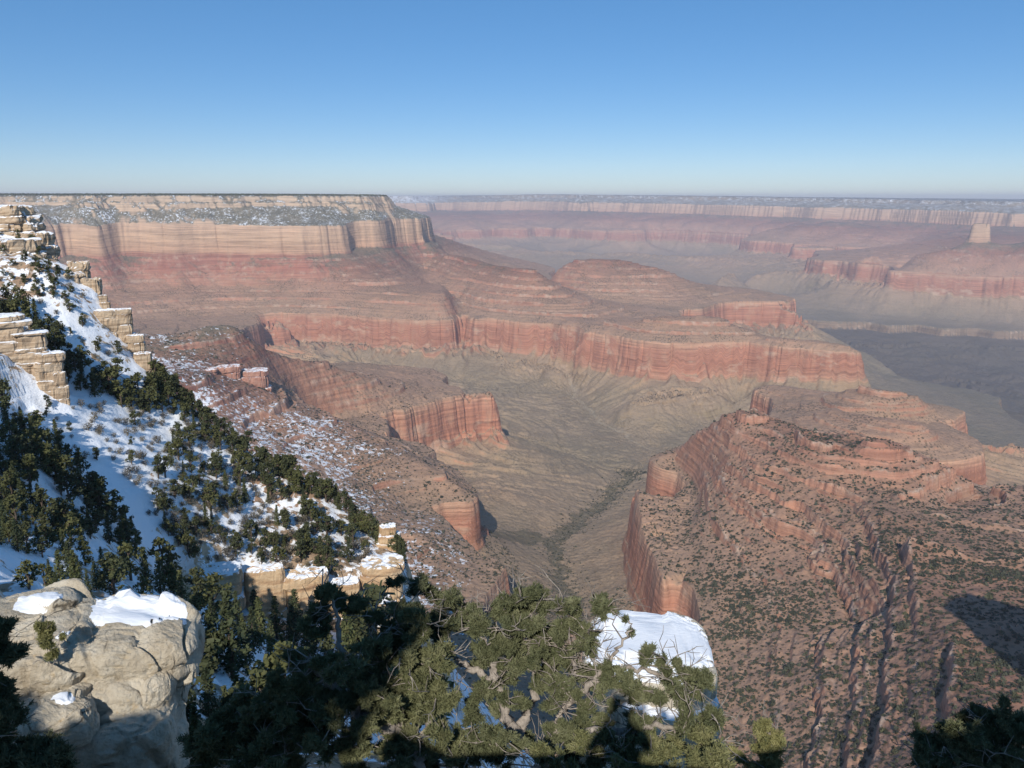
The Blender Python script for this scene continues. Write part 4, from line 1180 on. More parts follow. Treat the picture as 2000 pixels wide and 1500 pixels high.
def in_poly(x, y, poly):
    c = False; j = len(poly) - 1
    for i in range(len(poly)):
        xi, yi = poly[i]; xj, yj = poly[j]
        if (yi > y) != (yj > y) and x < (xj - xi) * (y - yi) / (yj - yi) + xi: c = not c
        j = i
    return c
def scatter(zone, poly, n, hpx, kinds, mind, dmin=20):
    """plant n trees whose feet are seen inside a pixel polygon"""
    xs = [p[0] for p in poly]; ys = [p[1] for p in poly]; done = []; tries = 0
    while len(done) < n and tries < n * 60:
        tries += 1
        x = rt.uniform(min(xs), max(xs)); y = rt.uniform(min(ys), max(ys))
        if not in_poly(x, y, poly): continue
        if any(abs(x - a) < mind and abs(y - b) < mind * .7 for a, b in done): continue
        P = hit_near(x, y, dmin)
        if P is None or P[1] > 330: continue
        done.append((x, y))
        kind = rt.choices([k for k, _ in kinds], [w for _, w in kinds])[0]
        h = rt.uniform(*hpx) / F_PX * depth_of(P) * (0.62 if kind == "bare" else 1.0)
        plant(kind, P, h, zone, x, y)

crest_poly = [(300, 735), (400, 800), (500, 880), (600, 932), (680, 990), (745, 1042), (792, 1078)]
for i in range(112):
    t = i / 111 * (len(crest_poly) - 1); k = min(int(t), len(crest_poly) - 2); f = t - k
    x = crest_poly[k][0] * (1 - f) + crest_poly[k + 1][0] * f + rt.uniform(-9, 9); y = crest_poly[k][1] * (1 - f) + crest_poly[k + 1][1] * f + rt.uniform(4, 26)
    P = hit_near(x, y, 60)
    if P is not None and P[1] < 300: plant(rt.choices(["round", "point"], [.85, .15])[0], P, rt.uniform(27, 50) / F_PX * depth_of(P), "crest", x, y)
scatter("gully", [(-20, 590), (40, 600), (110, 660), (200, 740), (300, 760), (330, 820), (240, 800), (150, 770), (80, 690), (-20, 640)], 52, (30, 58), [("round", .8), ("point", .2)], 11, 60)
scatter("upper", [(60, 480), (120, 520), (180, 600), (240, 700), (200, 720), (120, 640), (60, 560)], 26, (14, 30), [("round", .8), ("bare", .2)], 14, 60)
scatter("upper", [(-20, 440), (40, 450), (110, 510), (165, 570), (100, 610), (20, 590), (-20, 560)], 22, (12, 26), [("round", .75), ("bare", .25)], 12, 60)
scatter("crest", [(290, 738), (400, 806), (500, 886), (620, 955), (600, 985), (480, 920), (380, 850), (290, 780)], 54, (26, 46), [("round", .9), ("point", .1)], 11, 60)
scatter("brush", [(150, 790), (320, 800), (520, 930), (740, 1080), (640, 1125), (420, 1100), (320, 1050), (260, 960)], 170, (18, 38), [("bare", 1)], 9, 60)
scatter("snow", [(60, 790), (240, 780), (380, 870), (330, 960), (230, 940), (120, 870)], 36, (18, 36), [("bare", .6), ("round", .4)], 18, 60)
scatter("face", [(330, 860), (430, 890), (540, 960), (680, 1040), (740, 1090), (640, 1125), (480, 1100), (360, 1100), (290, 980)], 130, (22, 50), [("round", .62), ("point", .1), ("bare", .28)], 13, 60)
scatter("shade", [(0, 800), (60, 830), (170, 930), (250, 1020), (285, 1100), (180, 1110), (0, 1080)], 100, (36, 74), [("round", .7), ("point", .3)], 12, 60)
scatter("foot", [(30, 1135), (200, 1120), (330, 1130), (360, 1180), (200, 1170), (40, 1160)], 20, (50, 95), [("point", .7), ("round", .3)], 16, 50)
scatter("ravine", [(300, 1180), (420, 1190), (480, 1230), (640, 1240), (760, 1230), (720, 1330), (520, 1330), (360, 1300)], 34, (60, 105), [("point", .6), ("round", .4)], 20, 40)
scatter("hollow", [(330, 1330), (640, 1330), (820, 1290), (860, 1420), (620, 1500), (340, 1500)], 22, (110, 200), [("round", .7), ("point", .3)], 32, 20)

ZN = {"crest": ("on the spur crest line", "crest trees along the snowy spur"),
      "gully": ("in the dark upper gully", "trees in the dark gully"),
      "upper": ("among the upper spur ledges", "small trees among the upper ledges"),
      "brush": ("on the slope between the trees", "grey brush between the slope trees"),
      "snow": ("on the open white snow field", "brush on the open snow field"),
      "face": ("on the patchy snow face", "trees on the patchy snow face"),
      "shade": ("in the shadowed snow at far left", "trees in the shadowed snow"),
      "foot": ("just behind the pale boulder", "trees behind the pale boulder"),
      "ravine": ("in the ravine under the foot cliff", "trees in the ravine"),
      "hollow": ("in the dark hollow", "trees in the dark hollow")}
KN = {"round": "rounded juniper", "point": "pointed fir", "bare": "bare grey bush"}
def ordinal(n):
    return str(n) + ("th" if 10 <= n % 100 <= 20 else {1: "st", 2: "nd", 3: "rd"}.get(n % 10, "th"))
for zone in ZN:
    for kind in KN:
        T = sorted([t for t in TREES if t[5] == zone and t[1] == kind], key=lambda t: t[3])
        if not T: continue
        hs = sorted(t[2] / depth_of(np.array(t[0].location)) for t in T)
        for i, t in enumerate(T):
            hh = t[2] / depth_of(np.array(t[0].location))
            sz = "tall" if hh >= hs[int(len(hs) * .66)] else ("small" if hh < hs[int(len(hs) * .33)] else "medium")
            tag(t[0], f"{sz} {KN[kind]} {ZN[zone][0]}, {ordinal(i + 1)} of its kind from left",
                "bush" if kind == "bare" else "tree", ZN[zone][1])
# ---------------------------------------------------------------- shrubs on the canyon slopes
rsb = np.random.RandomState(5)
def shrub_mesh(seed, n=46):
    rs = np.random.RandomState(seed)
    d = rs.normal(size=(n, 3)); d /= np.linalg.norm(d, axis=1)[:, None]; d[:, 2] = np.abs(d[:, 2])
    C = d * rs.uniform(.35, 1.0, (n, 1)) * [1, 1, .95]
    return leaf_quads(C, rs.uniform(.22, .5, n), rs)
def cand(n, r0, r1, a0, a1):
    a = rsb.uniform(math.radians(a0), math.radians(a1), n); r = np.exp(rsb.uniform(math.log(r0), math.log(r1), n))
    # denser in area than in the log
    x = r * np.sin(a); y = r * np.cos(a); z = z_far(x, y)
    return x, y, z
def proj(x, y, z):
    d = y * CP - z * SP
    return 1000 + F_PX * x / d, 750 - F_PX * (y * SP + z * CP) / d, d
def far_nz(x, y):
    e = 4.0
    zx = (z_far(x + e, y) - z_far(x - e, y)) / (2 * e); zy = (z_far(x, y + e) - z_far(x, y - e)) / (2 * e)
    return 1 / np.sqrt(1 + zx ** 2 + zy ** 2)
SH = []
for (n, r0, r1, a0, a1, keepbase) in [(26000, 480, 1300, 6, 40, .62), (30000, 1100, 2100, -2, 40, .62), (26000, 1250, 2600, -36, 8, .6)]:
    x, y, z = cand(n, r0, r1, a0, a1)
    px, py, d = proj(x, y, z); nzv = far_nz(x, y)
    dn = fbm(x / 130, y / 130, 4, 301, .6)
    ok = (px > -30) & (px < 2030) & (py < 1520) & (nzv > .60) & (rsb.uniform(size=n) < np.clip(keepbase + 1.1 * dn, .04, 1)) & (z > -760)
    SH.append(np.stack([x, y, z, px, py, d], -1)[ok])
# thicket along the wash
t = rsb.uniform(0, 1, 2600); wpa = np.array([w[:2] for w in wp] + [on_z(1230, 925, -880)[:2]])
k = np.minimum((t * (len(wpa) - 1)).astype(int), len(wpa) - 2); f = t * (len(wpa) - 1) - k
xy = wpa[k] * (1 - f[:, None]) + wpa[k + 1] * f[:, None] + rsb.normal(size=(2600, 2)) * [26, 26]
z = z_far(xy[:, 0], xy[:, 1]); px, py, d = proj(xy[:, 0], xy[:, 1], z)
SH.append(np.stack([xy[:, 0], xy[:, 1], z, px, py, d], -1)[z < -690])
SH = np.concatenate(SH)
rad = rsb.lognormal(math.log(1.6), .40, len(SH)) * np.where(SH[:, 3] < 1250, .85, 1)
vis = np.ones(len(SH), bool)
# which of them are really seen: march the sight line over the canyon surface
for q in np.linspace(.35, .985, 60):
    zz = z_far(SH[:, 0] * q, SH[:, 1] * q)
    vis &= ~(zz > SH[:, 2] * q + rad * q + 1.0)
SH = SH[vis]; rad = rad[vis]
big = np.argsort(-(rad / SH[:, 5]) * ((SH[:, 3] > 1415) & (SH[:, 3] < 1990) & (SH[:, 4] < 1470) & (SH[:, 5] < 1250)))[:300]
shp = []
for i in range(6):
    v, fq = shrub_mesh(400 + i); o = mesh_np("shrub", v, fq, M_SHRUB, False); shp.append(o)
used_s = [False] * 6
ROWZ = [(0, 1080, "high on the ridge"), (1080, 1180, "halfway down the ridge"), (1180, 1280, "on the lower ridge"), (1280, 1380, "low on the slope"), (1380, 1600, "at the slope foot")]
COLZ = [(0, 1500, "by the cliff edge"), (1500, 1620, "right of the cliff edge"), (1620, 1740, "by the dark ledge line"), (1740, 1860, "by the ravine shadow"), (1860, 2100, "near the right edge")]
cells = {}
for n_, i in enumerate(big):
    k = n_ % 6
    if used_s[k]:
        o = shp[k].copy(); COL.objects.link(o)
    else: o = shp[k]; used_s[k] = True
    r = rad[i]
    o.location = (SH[i, 0], SH[i, 1], SH[i, 2] - .1 * r); o.scale = (r, r * rsb.uniform(.8, 1.2), r * rsb.uniform(.85, 1.25)); o.rotation_euler = (0, 0, rsb.uniform(0, 6.28))
    rz = [q[2] for q in ROWZ if q[0] <= SH[i, 4] < q[1]][0]; cz = [q[2] for q in COLZ if q[0] <= SH[i, 3] < q[1]][0]
    cells.setdefault((rz, cz), []).append((SH[i, 3], o))
for (rz, cz), L in cells.items():
    for j, (_, o) in enumerate(sorted(L, key=lambda q: q[0])):
        tag(o, f"dark shrub {rz} {cz}, {ordinal(j + 1)} from left", "shrub", "larger shrubs dotting the red ridge")
rest = np.setdiff1d(np.arange(len(SH)), big)
pv, pf = [], []
base = []
for i in range(8):
    rs = np.random.RandomState(450 + i); n = 15
    dd = rs.normal(size=(n, 3)); dd /= np.linalg.norm(dd, axis=1)[:, None]; dd[:, 2] = np.abs(dd[:, 2])
    base.append(leaf_quads(dd * rs.uniform(.35, .9, (n, 1)), rs.uniform(.4, .75, n), rs))
off = 0
for i in rest:
    v, fq = base[i % 8]; r = rad[i]
    pv.append(v * r + SH[i, :3]); pf.append(fq + off); off += len(v)
ss = mesh_np("desert_scrub", np.concatenate(pv), np.concatenate(pf), M_SHRUB, False)
tag(ss, "countless small dark scrub bushes speckling the red canyon slopes", "scrub", kind="stuff")
print("SHRUBS", len(SH), len(rest))

# the pine wood along the mesa top, one dark fringe from here
x, y, z = cand(9000, 5330, 6300, -36, -8)
ci = np.clip((np.arctan2(x, y) - FA0) / (FA1 - FA0) * (NAF - 1), 0, NAF - 2).astype(int); ri = np.clip(np.searchsorted(lrow, np.log(np.hypot(x, y))), 0, len(lrow) - 1)
ok = (b[ri, ci] < -1.5); x, y, z = x[ok], y[ok], z[ok]
pv, pf, off = [], [], 0
for i in range(len(x)):
    v, fq = base[i % 8]; r = rsb.uniform(3, 5.5)
    pv.append(v * [r, r, r * 1.5] + [x[i], y[i], z[i]]); pf.append(fq + off); off += len(v)
if pv:
    o = mesh_np("pine_wood", np.concatenate(pv), np.concatenate(pf), M_FIR, False); tag(o, "dark line of pine wood along the flat mesa top", "wood", kind="stuff")
# ---------------------------------------------------------------- pinyons close to the viewpoint
def needle_tufts(C, D, rs, L=.05, n=13, w=.0042):
    """bottle-brush tufts: C centres (m,3), D directions"""
    m = len(C)
    a = rs.normal(size=(m, n, 3)) * .62 + D[:, None, :] * 1.0
    a /= np.linalg.norm(a, axis=2)[:, :, None]
    l = L * rs.uniform(.65, 1.25, (m, n, 1))
    base = C[:, None, :] - D[:, None, :] * L * rs.uniform(0, 1.0, (m, n, 1)) + rs.normal(size=(m, n, 3)) * .004
    s = np.cross(a, rs.normal(size=(m, n, 3))); s /= np.maximum(np.linalg.norm(s, axis=2)[:, :, None], 1e-9)
    V = np.stack([base - s * w, base + s * w, base + a * l + s * w * .5, base + a * l - s * w * .5], 2).reshape(-1, 3)
    return V, np.arange(len(V)).reshape(-1, 4)

def pinyon(name, label, base, limbs, clumps, seed, tuft=14, mat=M_PINYON, bark=M_BARK, r0=.085, dead=40, L=.042, w=.0042, cat="tree"):
    """limbs: polylines of world points starting at the base; clumps: (world point, radius, weight)"""
    rs = np.random.RandomState(seed); base = np.asarray(base, float)
    e = empty(name, tuple(base)); tag(e, label, cat)
    wood = []; nodes = []; nrad = []
    for li, (pts, ra, rb) in enumerate(limbs):
        pts = [np.asarray(p, float) for p in pts]; path = []
        for a, b in zip(pts[:-1], pts[1:]):
            for t in np.linspace(0, 1, 6, endpoint=False): path.append(a * (1 - t) + b * t)
        path.append(pts[-1]); path = np.array(path)
        for _ in range(2): path[1:-1] = .25 * path[:-2] + .5 * path[1:-1] + .25 * path[2:]
        path[1:] += rs.normal(size=(len(path) - 1, 3)) * .018
        rad = np.linspace(ra, rb, len(path)) * rs.uniform(.88, 1.14, len(path))
        wood.append(tube(path, rad, 9)); nodes += list(path); nrad += list(rad)
    nodes = np.array(nodes); nrad = np.array(nrad)
    C = []; D = []; twig = []
    order = sorted(range(len(clumps)), key=lambda i: np.min(np.linalg.norm(nodes - clumps[i][0], axis=1)))
    for ci in order:
        p, R_, wt = clumps[ci]; p = np.asarray(p, float)
        d = np.linalg.norm(nodes - p, axis=1) * (1 + .5 * (nodes[:, 2] > p[2] + .1)); k = int(np.argmin(d))
        a = nodes[k]; v = p - a; Ld = np.linalg.norm(v)
        side = rs.normal(size=3) * .16 * Ld
        path = np.array([a + v * t + side * math.sin(math.pi * t) + np.array([0, 0, -.10 * Ld * math.sin(math.pi * t)]) for t in np.linspace(0, 1, 9)])
        path[1:-1] += rs.normal(size=(7, 3)) * .02 * min(1, Ld)
        rr = np.linspace(min(nrad[k] * .7, .012 + .022 * Ld), .006, 9)
        wood.append(tube(path, rr, 5)); nodes = np.vstack([nodes, path[2:]]); nrad = np.concatenate([nrad, rr[2:]])
        # twigs fan out of the branch end and carry the tufts
        nt = max(4, int(10 * wt))
        for _ in range(nt):
            q = path[rs.randint(4, 9)]; dv = rs.normal(size=3); dv[2] = dv[2] * .7 + .35; dv /= np.linalg.norm(dv)
            tip = q * .55 + p * .45 + dv * R_ * rs.uniform(.5, 1.05)
            mid = (q + tip) / 2 + rs.normal(size=3) * .05 * R_ + np.array([0, 0, -.06 * R_])
            tp = np.array([q, mid, tip]); twig.append(tube(tp, [.006, .0045, .003], 4))
            m = max(3, int(tuft * wt * rs.uniform(.6, 1.3)))
            u = rs.uniform(.25, 1.05, m)[:, None]
            cc = np.where(u < .5, q + (mid - q) * u * 2, mid + (tip - mid) * (u - .5) * 2) + rs.normal(size=(m, 3)) * .13 * R_ * np.array([1, 1, .8])
            dd = (tip - q)[None] + rs.normal(size=(m, 3)) * .5 * np.linalg.norm(tip - q); dd[:, 2] += .25 * R_
            dd /= np.linalg.norm(dd, axis=1)[:, None]
            C.append(cc); D.append(dd)
    for _ in range(dead):                       # grey dead twigs
        k = rs.randint(len(nodes)); p = nodes[k]
        dv = rs.normal(size=3); dv[2] = abs(dv[2]) * .5; dv /= np.linalg.norm(dv); q = p + dv * rs.uniform(.12, .38)
        m = (p + q) / 2 + rs.normal(size=3) * .04
        twig.append(tube([p, m, q], [.008, .006, .003], 4))
        for _ in range(3):
            d2 = dv + rs.normal(size=3) * .7; d2 /= np.linalg.norm(d2); s_ = m + (q - m) * rs.uniform(.2, 1)
            twig.append(tube([s_, s_ + d2 * .07 + rs.normal(size=3) * .01, s_ + d2 * rs.uniform(.1, .2)], [.005, .004, .002], 3))
    v, f = joinm(wood + twig); mesh_np("trunk", v - base, f, bark, True, parent=e)
    C = np.concatenate(C); D = np.concatenate(D)
    v, f = needle_tufts(C, D, rs, L=L, w=w)
    mesh_np("foliage", v - base, f, mat, False, parent=e)
    return e

GAP = .85
def clump_fill(spec, seed):
    """spec: (px, py, dist, spread px, n, radius m, weight) -> clumps round that sight line"""
    rs = np.random.RandomState(seed); out = []
    for (px, py, d, sp, n, R_, wt) in spec:
        for _ in range(max(2, int(n * GAP + .5))):
            q = rs.normal(size=3)
            out.append((on_d(px + q[0] * sp, py + q[1] * sp * .8, d + q[2] * sp * .0045), R_ * .72 * rs.uniform(.7, 1.25), wt * rs.uniform(.8, 1.2)))
    return out
D1 = 7.2
def Q(px, py, d=D1): return on_d(px, py, d)
b1 = on_d(1075, 1560, 7.0)
pinyon("pinyon_tree", "large sunlit olive green pinyon with grey twisted limbs at bottom centre", b1,
       [([b1, Q(1065, 1480, 7.0), Q(1010, 1440, 7.05), Q(985, 1400, 7.1), Q(975, 1340, 7.15), Q(960, 1290, 7.2)], .085, .035),
        ([Q(1065, 1480, 7.0), Q(1080, 1430, 7.0), Q(1100, 1380, 7.1), Q(1112, 1330, 7.2), Q(1130, 1270, 7.3), Q(1150, 1215, 7.4)], .06, .018),
        ([Q(1010, 1440, 7.05), Q(1030, 1380, 7.2), Q(1048, 1340, 7.3), Q(1045, 1290, 7.4), Q(1030, 1230, 7.4), Q(1045, 1165, 7.5)], .055, .015),
        ([Q(975, 1340, 7.15), Q(930, 1310, 7.3), Q(900, 1290, 7.3), Q(870, 1270, 7.3)], .045, .02),
        ([Q(1100, 1380, 7.1), Q(1160, 1330, 7.1), Q(1215, 1300, 7.2), Q(1300, 1320, 7.3), Q(1350, 1330, 7.3)], .035, .012),
        ([Q(1080, 1430, 7.0), Q(1180, 1430, 6.9), Q(1260, 1420, 6.9), Q(1330, 1415, 7.0), Q(1390, 1420, 7.0)], .045, .012),
        ([Q(1160, 1330, 7.1), Q(1200, 1280, 7.2), Q(1225, 1235, 7.2), Q(1235, 1210, 7.2)], .022, .006)],
       clump_fill([(1020, 1180, 7.4, 24, 8, .13, 1), (1075, 1195, 7.4, 24, 7, .13, 1), (975, 1215, 7.3, 24, 7, .13, 1), (1010, 1245, 7.3, 34, 12, .14, 1.1), (1065, 1255, 7.3, 28, 9, .14, 1),
                   (935, 1235, 7.3, 22, 6, .13, 1), (900, 1200, 7.4, 22, 5, .12, 1), (870, 1170, 7.4, 24, 6, .13, 1), (820, 1160, 7.5, 26, 8, .13, 1), (845, 1210, 7.4, 26, 7, .13, 1),
                   (1145, 1205, 7.4, 22, 6, .12, 1), (1170, 1190, 7.4, 14, 3, .11, 1), (1120, 1255, 7.3, 22, 6, .12, .9), (1160, 1260, 7.3, 22, 5, .12, .9),
                   (1055, 1310, 7.2, 26, 7, .13, 1), (985, 1300, 7.2, 20, 4, .12, .9), (1150, 1330, 7.2, 26, 7, .12, .9), (1205, 1320, 7.1, 26, 6, .12, .9), (1100, 1345, 7.1, 18, 4, .12, .9),
                   (930, 1430, 6.9, 34, 10, .14, 1.1), (985, 1465, 6.8, 34, 9, .14, 1.1), (900, 1480, 6.8, 30, 8, .14, 1.1), (1060, 1410, 6.9, 22, 5, .12, 1), (1130, 1420, 6.9, 26, 7, .13, 1), (1100, 1460, 6.8, 26, 7, .13, 1), (1160, 1470, 6.8, 26, 6, .13, 1),
                   (1240, 1340, 7.0, 26, 6, .12, .9), (1260, 1275, 7.2, 12, 3, .10, .8), (1300, 1360, 7.0, 26, 7, .12, .9), (1345, 1345, 7.1, 24, 6, .12, .9), (1385, 1395, 7.0, 20, 5, .12, .9), (1330, 1310, 7.2, 18, 4, .10, .8), (1300, 1290, 7.2, 14, 3, .10, .7), (1240, 1410, 6.9, 26, 5, .12, .9), (1340, 1430, 6.9, 24, 5, .12, .9), (1230, 1225, 7.2, 10, 2, .07, .4), (1085, 1290, 7.3, 24, 6, .12, 1), (1130, 1300, 7.3, 20, 5, .12, 1), (1040, 1275, 7.3, 22, 5, .12, 1), (1000, 1355, 7.1, 22, 5, .12, 1), (1180, 1385, 7.0, 24, 6, .12, 1), (1075, 1365, 7.1, 18, 4, .12, 1), (950, 1280, 7.2, 24, 6, .12, 1), (940, 1350, 7.1, 24, 5, .12, 1), (870, 1240, 7.3, 26, 6, .12, 1)], 3), 101, tuft=15, dead=240, r0=.09)
b2 = on_d(830, 1570, 6.6)
pinyon("pinyon_tree", "dark shaded pinyon with bare crooked branches left of the sunlit one", b2,
       [([b2, Q(815, 1480, 6.7), Q(790, 1430, 6.8), Q(730, 1420, 6.8), Q(690, 1380, 6.8), Q(640, 1330, 6.9), Q(600, 1290, 6.9)], .085, .03),
        ([Q(790, 1430, 6.8), Q(770, 1350, 6.9), Q(745, 1290, 7.0), Q(742, 1220, 7.1)], .045, .015),
        ([Q(690, 1380, 6.8), Q(672, 1290, 7.0), Q(660, 1230, 7.1), Q(652, 1170, 7.2)], .04, .012),
        ([Q(815, 1480, 6.7), Q(840, 1400, 6.8), Q(830, 1330, 6.9), Q(820, 1260, 7.0)], .05, .015)],
       clump_fill([(650, 1165, 7.2, 18, 6, .12, 1), (625, 1190, 7.2, 18, 5, .12, 1), (690, 1180, 7.2, 12, 3, .10, .9), (610, 1225, 7.1, 14, 3, .10, .9), (740, 1195, 7.1, 10, 3, .10, 1), (745, 1240, 7.1, 18, 4, .12, .9),
                   (800, 1200, 7.1, 24, 6, .13, 1), (810, 1250, 7.0, 28, 8, .14, 1.1), (780, 1290, 7.0, 30, 9, .15, 1.1), (830, 1310, 6.9, 34, 10, .15, 1.1), (860, 1350, 6.9, 30, 9, .15, 1.1), (720, 1300, 6.9, 34, 9, .15, 1),
                   (660, 1310, 6.9, 34, 9, .15, 1.1), (600, 1320, 6.9, 30, 9, .15, 1.1), (560, 1350, 6.9, 34, 10, .15, 1.1), (630, 1370, 6.8, 34, 9, .15, 1.1), (700, 1360, 6.8, 34, 9, .15, 1.1), (780, 1370, 6.8, 36, 10, .15, 1.1), (840, 1400, 6.7, 30, 8, .15, 1.1), (720, 1430, 6.7, 40, 10, .15, 1.1), (660, 1450, 6.6, 34, 9, .15, 1.1), (780, 1470, 6.6, 34, 9, .15, 1.1), (860, 1460, 6.6, 28, 8, .15, 1.1)], 5), 102, tuft=15, dead=110)
b3 = on_d(540, 1600, 6.8)
pinyon("pinyon_tree", "dense black green pinyon in full shade at lower left of centre", b3,
       [([b3, Q(530, 1500, 6.9), Q(500, 1440, 7.0), Q(470, 1380, 7.2)], .07, .02), ([Q(530, 1500, 6.9), Q(570, 1430, 6.9), Q(590, 1380, 7.0)], .05, .015)],
       clump_fill([(450, 1390, 7.3, 30, 8, .16, 1.1), (500, 1400, 7.1, 36, 10, .16, 1.1), (560, 1410, 7.0, 36, 10, .16, 1.1), (600, 1450, 6.8, 36, 10, .16, 1.1), (520, 1460, 6.9, 40, 12, .16, 1.1), (450, 1460, 7.0, 36, 10, .16, 1.1), (390, 1470, 7.2, 30, 8, .16, 1.1), (560, 1500, 6.7, 40, 10, .16, 1.1)], 6), 103, tuft=13, dead=30)
b4 = on_d(-60, 1520, 10.0)
pinyon("pinyon_tree", "dark pinyon bush at the left edge before the pale boulder", b4,
       [([b4, Q(-40, 1420, 10), Q(-20, 1330, 10.2), Q(5, 1270, 10.3)], .07, .015)],
       clump_fill([(-8, 1225, 10.3, 14, 5, .16, 1), (-14, 1280, 10.2, 22, 8, .2, 1.1), (2, 1340, 10.1, 18, 6, .18, 1.1), (-15, 1390, 10, 26, 9, .2, 1.1), (-2, 1450, 9.8, 28, 10, .2, 1.1), (40, 1492, 9.6, 30, 9, .2, 1.1), (110, 1512, 9.4, 30, 7, .2, 1.1), (-50, 1400, 10, 26, 7, .2, 1.1)], 7), 104, tuft=17, dead=26, w=.006, L=.06)
b5 = on_d(1930, 1590, 8.6)
pinyon("pinyon_tree", "round dark pinyon crown in the bottom right corner", b5,
       [([b5, Q(1930, 1520, 8.6), Q(1900, 1460, 8.7), Q(1870, 1430, 8.8)], .07, .02), ([Q(1930, 1520, 8.6), Q(1960, 1450, 8.7), Q(1975, 1415, 8.8)], .05, .015)],
       clump_fill([(1890, 1415, 8.8, 22, 8, .16, 1.1), (1940, 1410, 8.8, 24, 8, .16, 1.1), (1985, 1430, 8.7, 22, 7, .16, 1.1), (1850, 1440, 8.7, 20, 7, .15, 1.1), (1825, 1470, 8.6, 20, 7, .15, 1.1), (1890, 1460, 8.6, 30, 10, .17, 1.1), (1950, 1460, 8.6, 30, 10, .17, 1.1), (1860, 1495, 8.5, 30, 9, .17, 1.1), (1930, 1500, 8.4, 34, 10, .17, 1.1), (1990, 1490, 8.5, 26, 8, .17, 1.1), (1800, 1500, 8.5, 18, 5, .15, 1.1)], 8), 105, tuft=15, dead=36)
b6 = on_d(1492, 1570, 8.0)
pinyon("pinyon_sapling", "short pinyon sapling with a lit yellow green tip at bottom right", b6,
       [([b6, Q(1492, 1500, 8.0), Q(1494, 1450, 8.05), Q(1496, 1408, 8.1)], .03, .008)],
       clump_fill([(1495, 1420, 8.1, 7, 4, .09, 1), (1490, 1445, 8.05, 13, 6, .11, 1.1), (1480, 1470, 8.0, 18, 7, .12, 1.1), (1505, 1475, 8.0, 16, 6, .12, 1.1), (1490, 1505, 7.9, 24, 9, .13, 1.1)], 9), 106, tuft=15, dead=8)
b7 = on_d(1330, 1620, 6.6)
pinyon("pinyon_tree", "low pinyon boughs in black shade along the bottom edge", b7,
       [([b7, Q(1300, 1540, 6.6), Q(1240, 1490, 6.7), Q(1180, 1470, 6.8)], .05, .015), ([Q(1300, 1540, 6.6), Q(1360, 1490, 6.7), Q(1410, 1460, 6.9)], .04, .012)],
       clump_fill([(1230, 1470, 6.7, 30, 8, .15, 1.1), (1290, 1470, 6.7, 30, 8, .15, 1.1), (1350, 1470, 6.7, 28, 8, .15, 1.1), (1405, 1465, 6.8, 18, 6, .13, 1.1), (1200, 1500, 6.5, 34, 8, .15, 1.1), (1290, 1505, 6.5, 34, 8, .15, 1.1), (1380, 1505, 6.5, 30, 8, .15, 1.1), (1100, 1510, 6.5, 34, 7, .15, 1.1)], 10), 107, tuft=14, dead=20)
bs = on_d(98, 1310, 18.9)
pinyon("boulder_shrub", "thin dark shrub growing up the crack of the pale boulder", bs,
       [([bs, Q(98, 1270, 18.85), Q(92, 1235, 18.8)], .02, .008), ([bs, Q(112, 1270, 18.8), Q(116, 1245, 18.8)], .012, .006)],
       clump_fill([(92, 1228, 18.8, 6, 5, .14, 1), (90, 1250, 18.8, 8, 6, .15, 1), (97, 1280, 18.8, 7, 4, .13, .9), (80, 1240, 18.8, 5, 3, .12, .9), (118, 1240, 18.8, 4, 2, .08, .5)], 11), 108, tuft=12, dead=8, w=.009, L=.07, cat="shrub")

# ---------------------------------------------------------------- the viewpoint behind the camera: ground, wall, trees and photographer
def viewpoint():
    n = 90
    xs = np.linspace(-34, 30, n); ys = np.linspace(-34, 4.6, n)
    Xg, Yg = np.meshgrid(xs, ys)
    edge = 1.4 + .35 * fbm(Xg / 1.7, Xg * 0, 3, 401)
    Zg = -1.52 + .08 * fbm(Xg / 2.2, Yg / 2.2, 3, 403) - 4.6 * sstep((Yg - edge) / 2.6)
    Zg = Zg - 6 * sstep((-Xg - 5) / 6) * sstep((Yg + 3) / 4)
    i = np.arange(n * n).reshape(n, n)
    q = np.stack([i[:-1, :-1], i[:-1, 1:], i[1:, 1:], i[1:, :-1]], -1).reshape(-1, 4)
    o = mesh_np("viewpoint_ground", np.stack([Xg.ravel(), Yg.ravel(), Zg.ravel()], -1), q, M_NEAR, True, {"snow": np.full(n * n, .35)})
    tag(o, "rocky ground of the rim viewpoint under the camera", kind="structure")
viewpoint()

OFFP = [make_tree("juniper_tree", *rounded_tree(500 + i, 1500, .26), M_BARKD, M_JUNIPER) for i in range(3)]
OFFN = [0]
def offview(kind, x, y, top, base, wid, label, group=None):
    k = OFFN[0]; OFFN[0] += 1
    k_rot = k; o = OFFP[k] if k < 3 else copy_tree(OFFP[k % 3]); H = {"round": 5.0, "point": 8.0}[kind]
    o.location = (x, y, base); k = (top - base) / H; o.scale = (wid, wid, k); o.rotation_euler = (0, 0, 1.7 * k_rot)
    tag(o, label, "tree", group)
offview("round", -3.5, -2.3, 3.3, -2.2, .95, "juniper beside the viewpoint shading the dark pinyons")
offview("round", -5.6, -2.8, 3.4, -2.4, 1.1, "second juniper left of the viewpoint, taller than its neighbour")
offview("round", -8.6, -2.6, 3.6, -2.0, 1.15, "juniper left of the viewpoint shading the left edge bush")
offview("round", -13.2, -2.6, 1.9, -2.4, 1.0, "low juniper whose ragged shadow falls on the pale boulder")
offview("round", -15.6, -3.0, 1.3, -2.6, 1.0, "lowest juniper on the rim left of the viewpoint")
for i, (x, y, tp) in enumerate([(-18.9, -4, 3.0), (-21.6, -5, 3.8), (-24.4, -5.5, 4.3), (-27.4, -6, 4.8), (-30.8, -6, 5.2), (-20.2, -8, 5.4), (-26, -9, 6.6), (-17.0, -5, 3.2)]):
    offview("round", x, y, tp, -2.2, 1.0, f"rim juniper left of the viewpoint, {ordinal(i + 1)} beyond the low ones", "junipers along the rim left of the viewpoint")
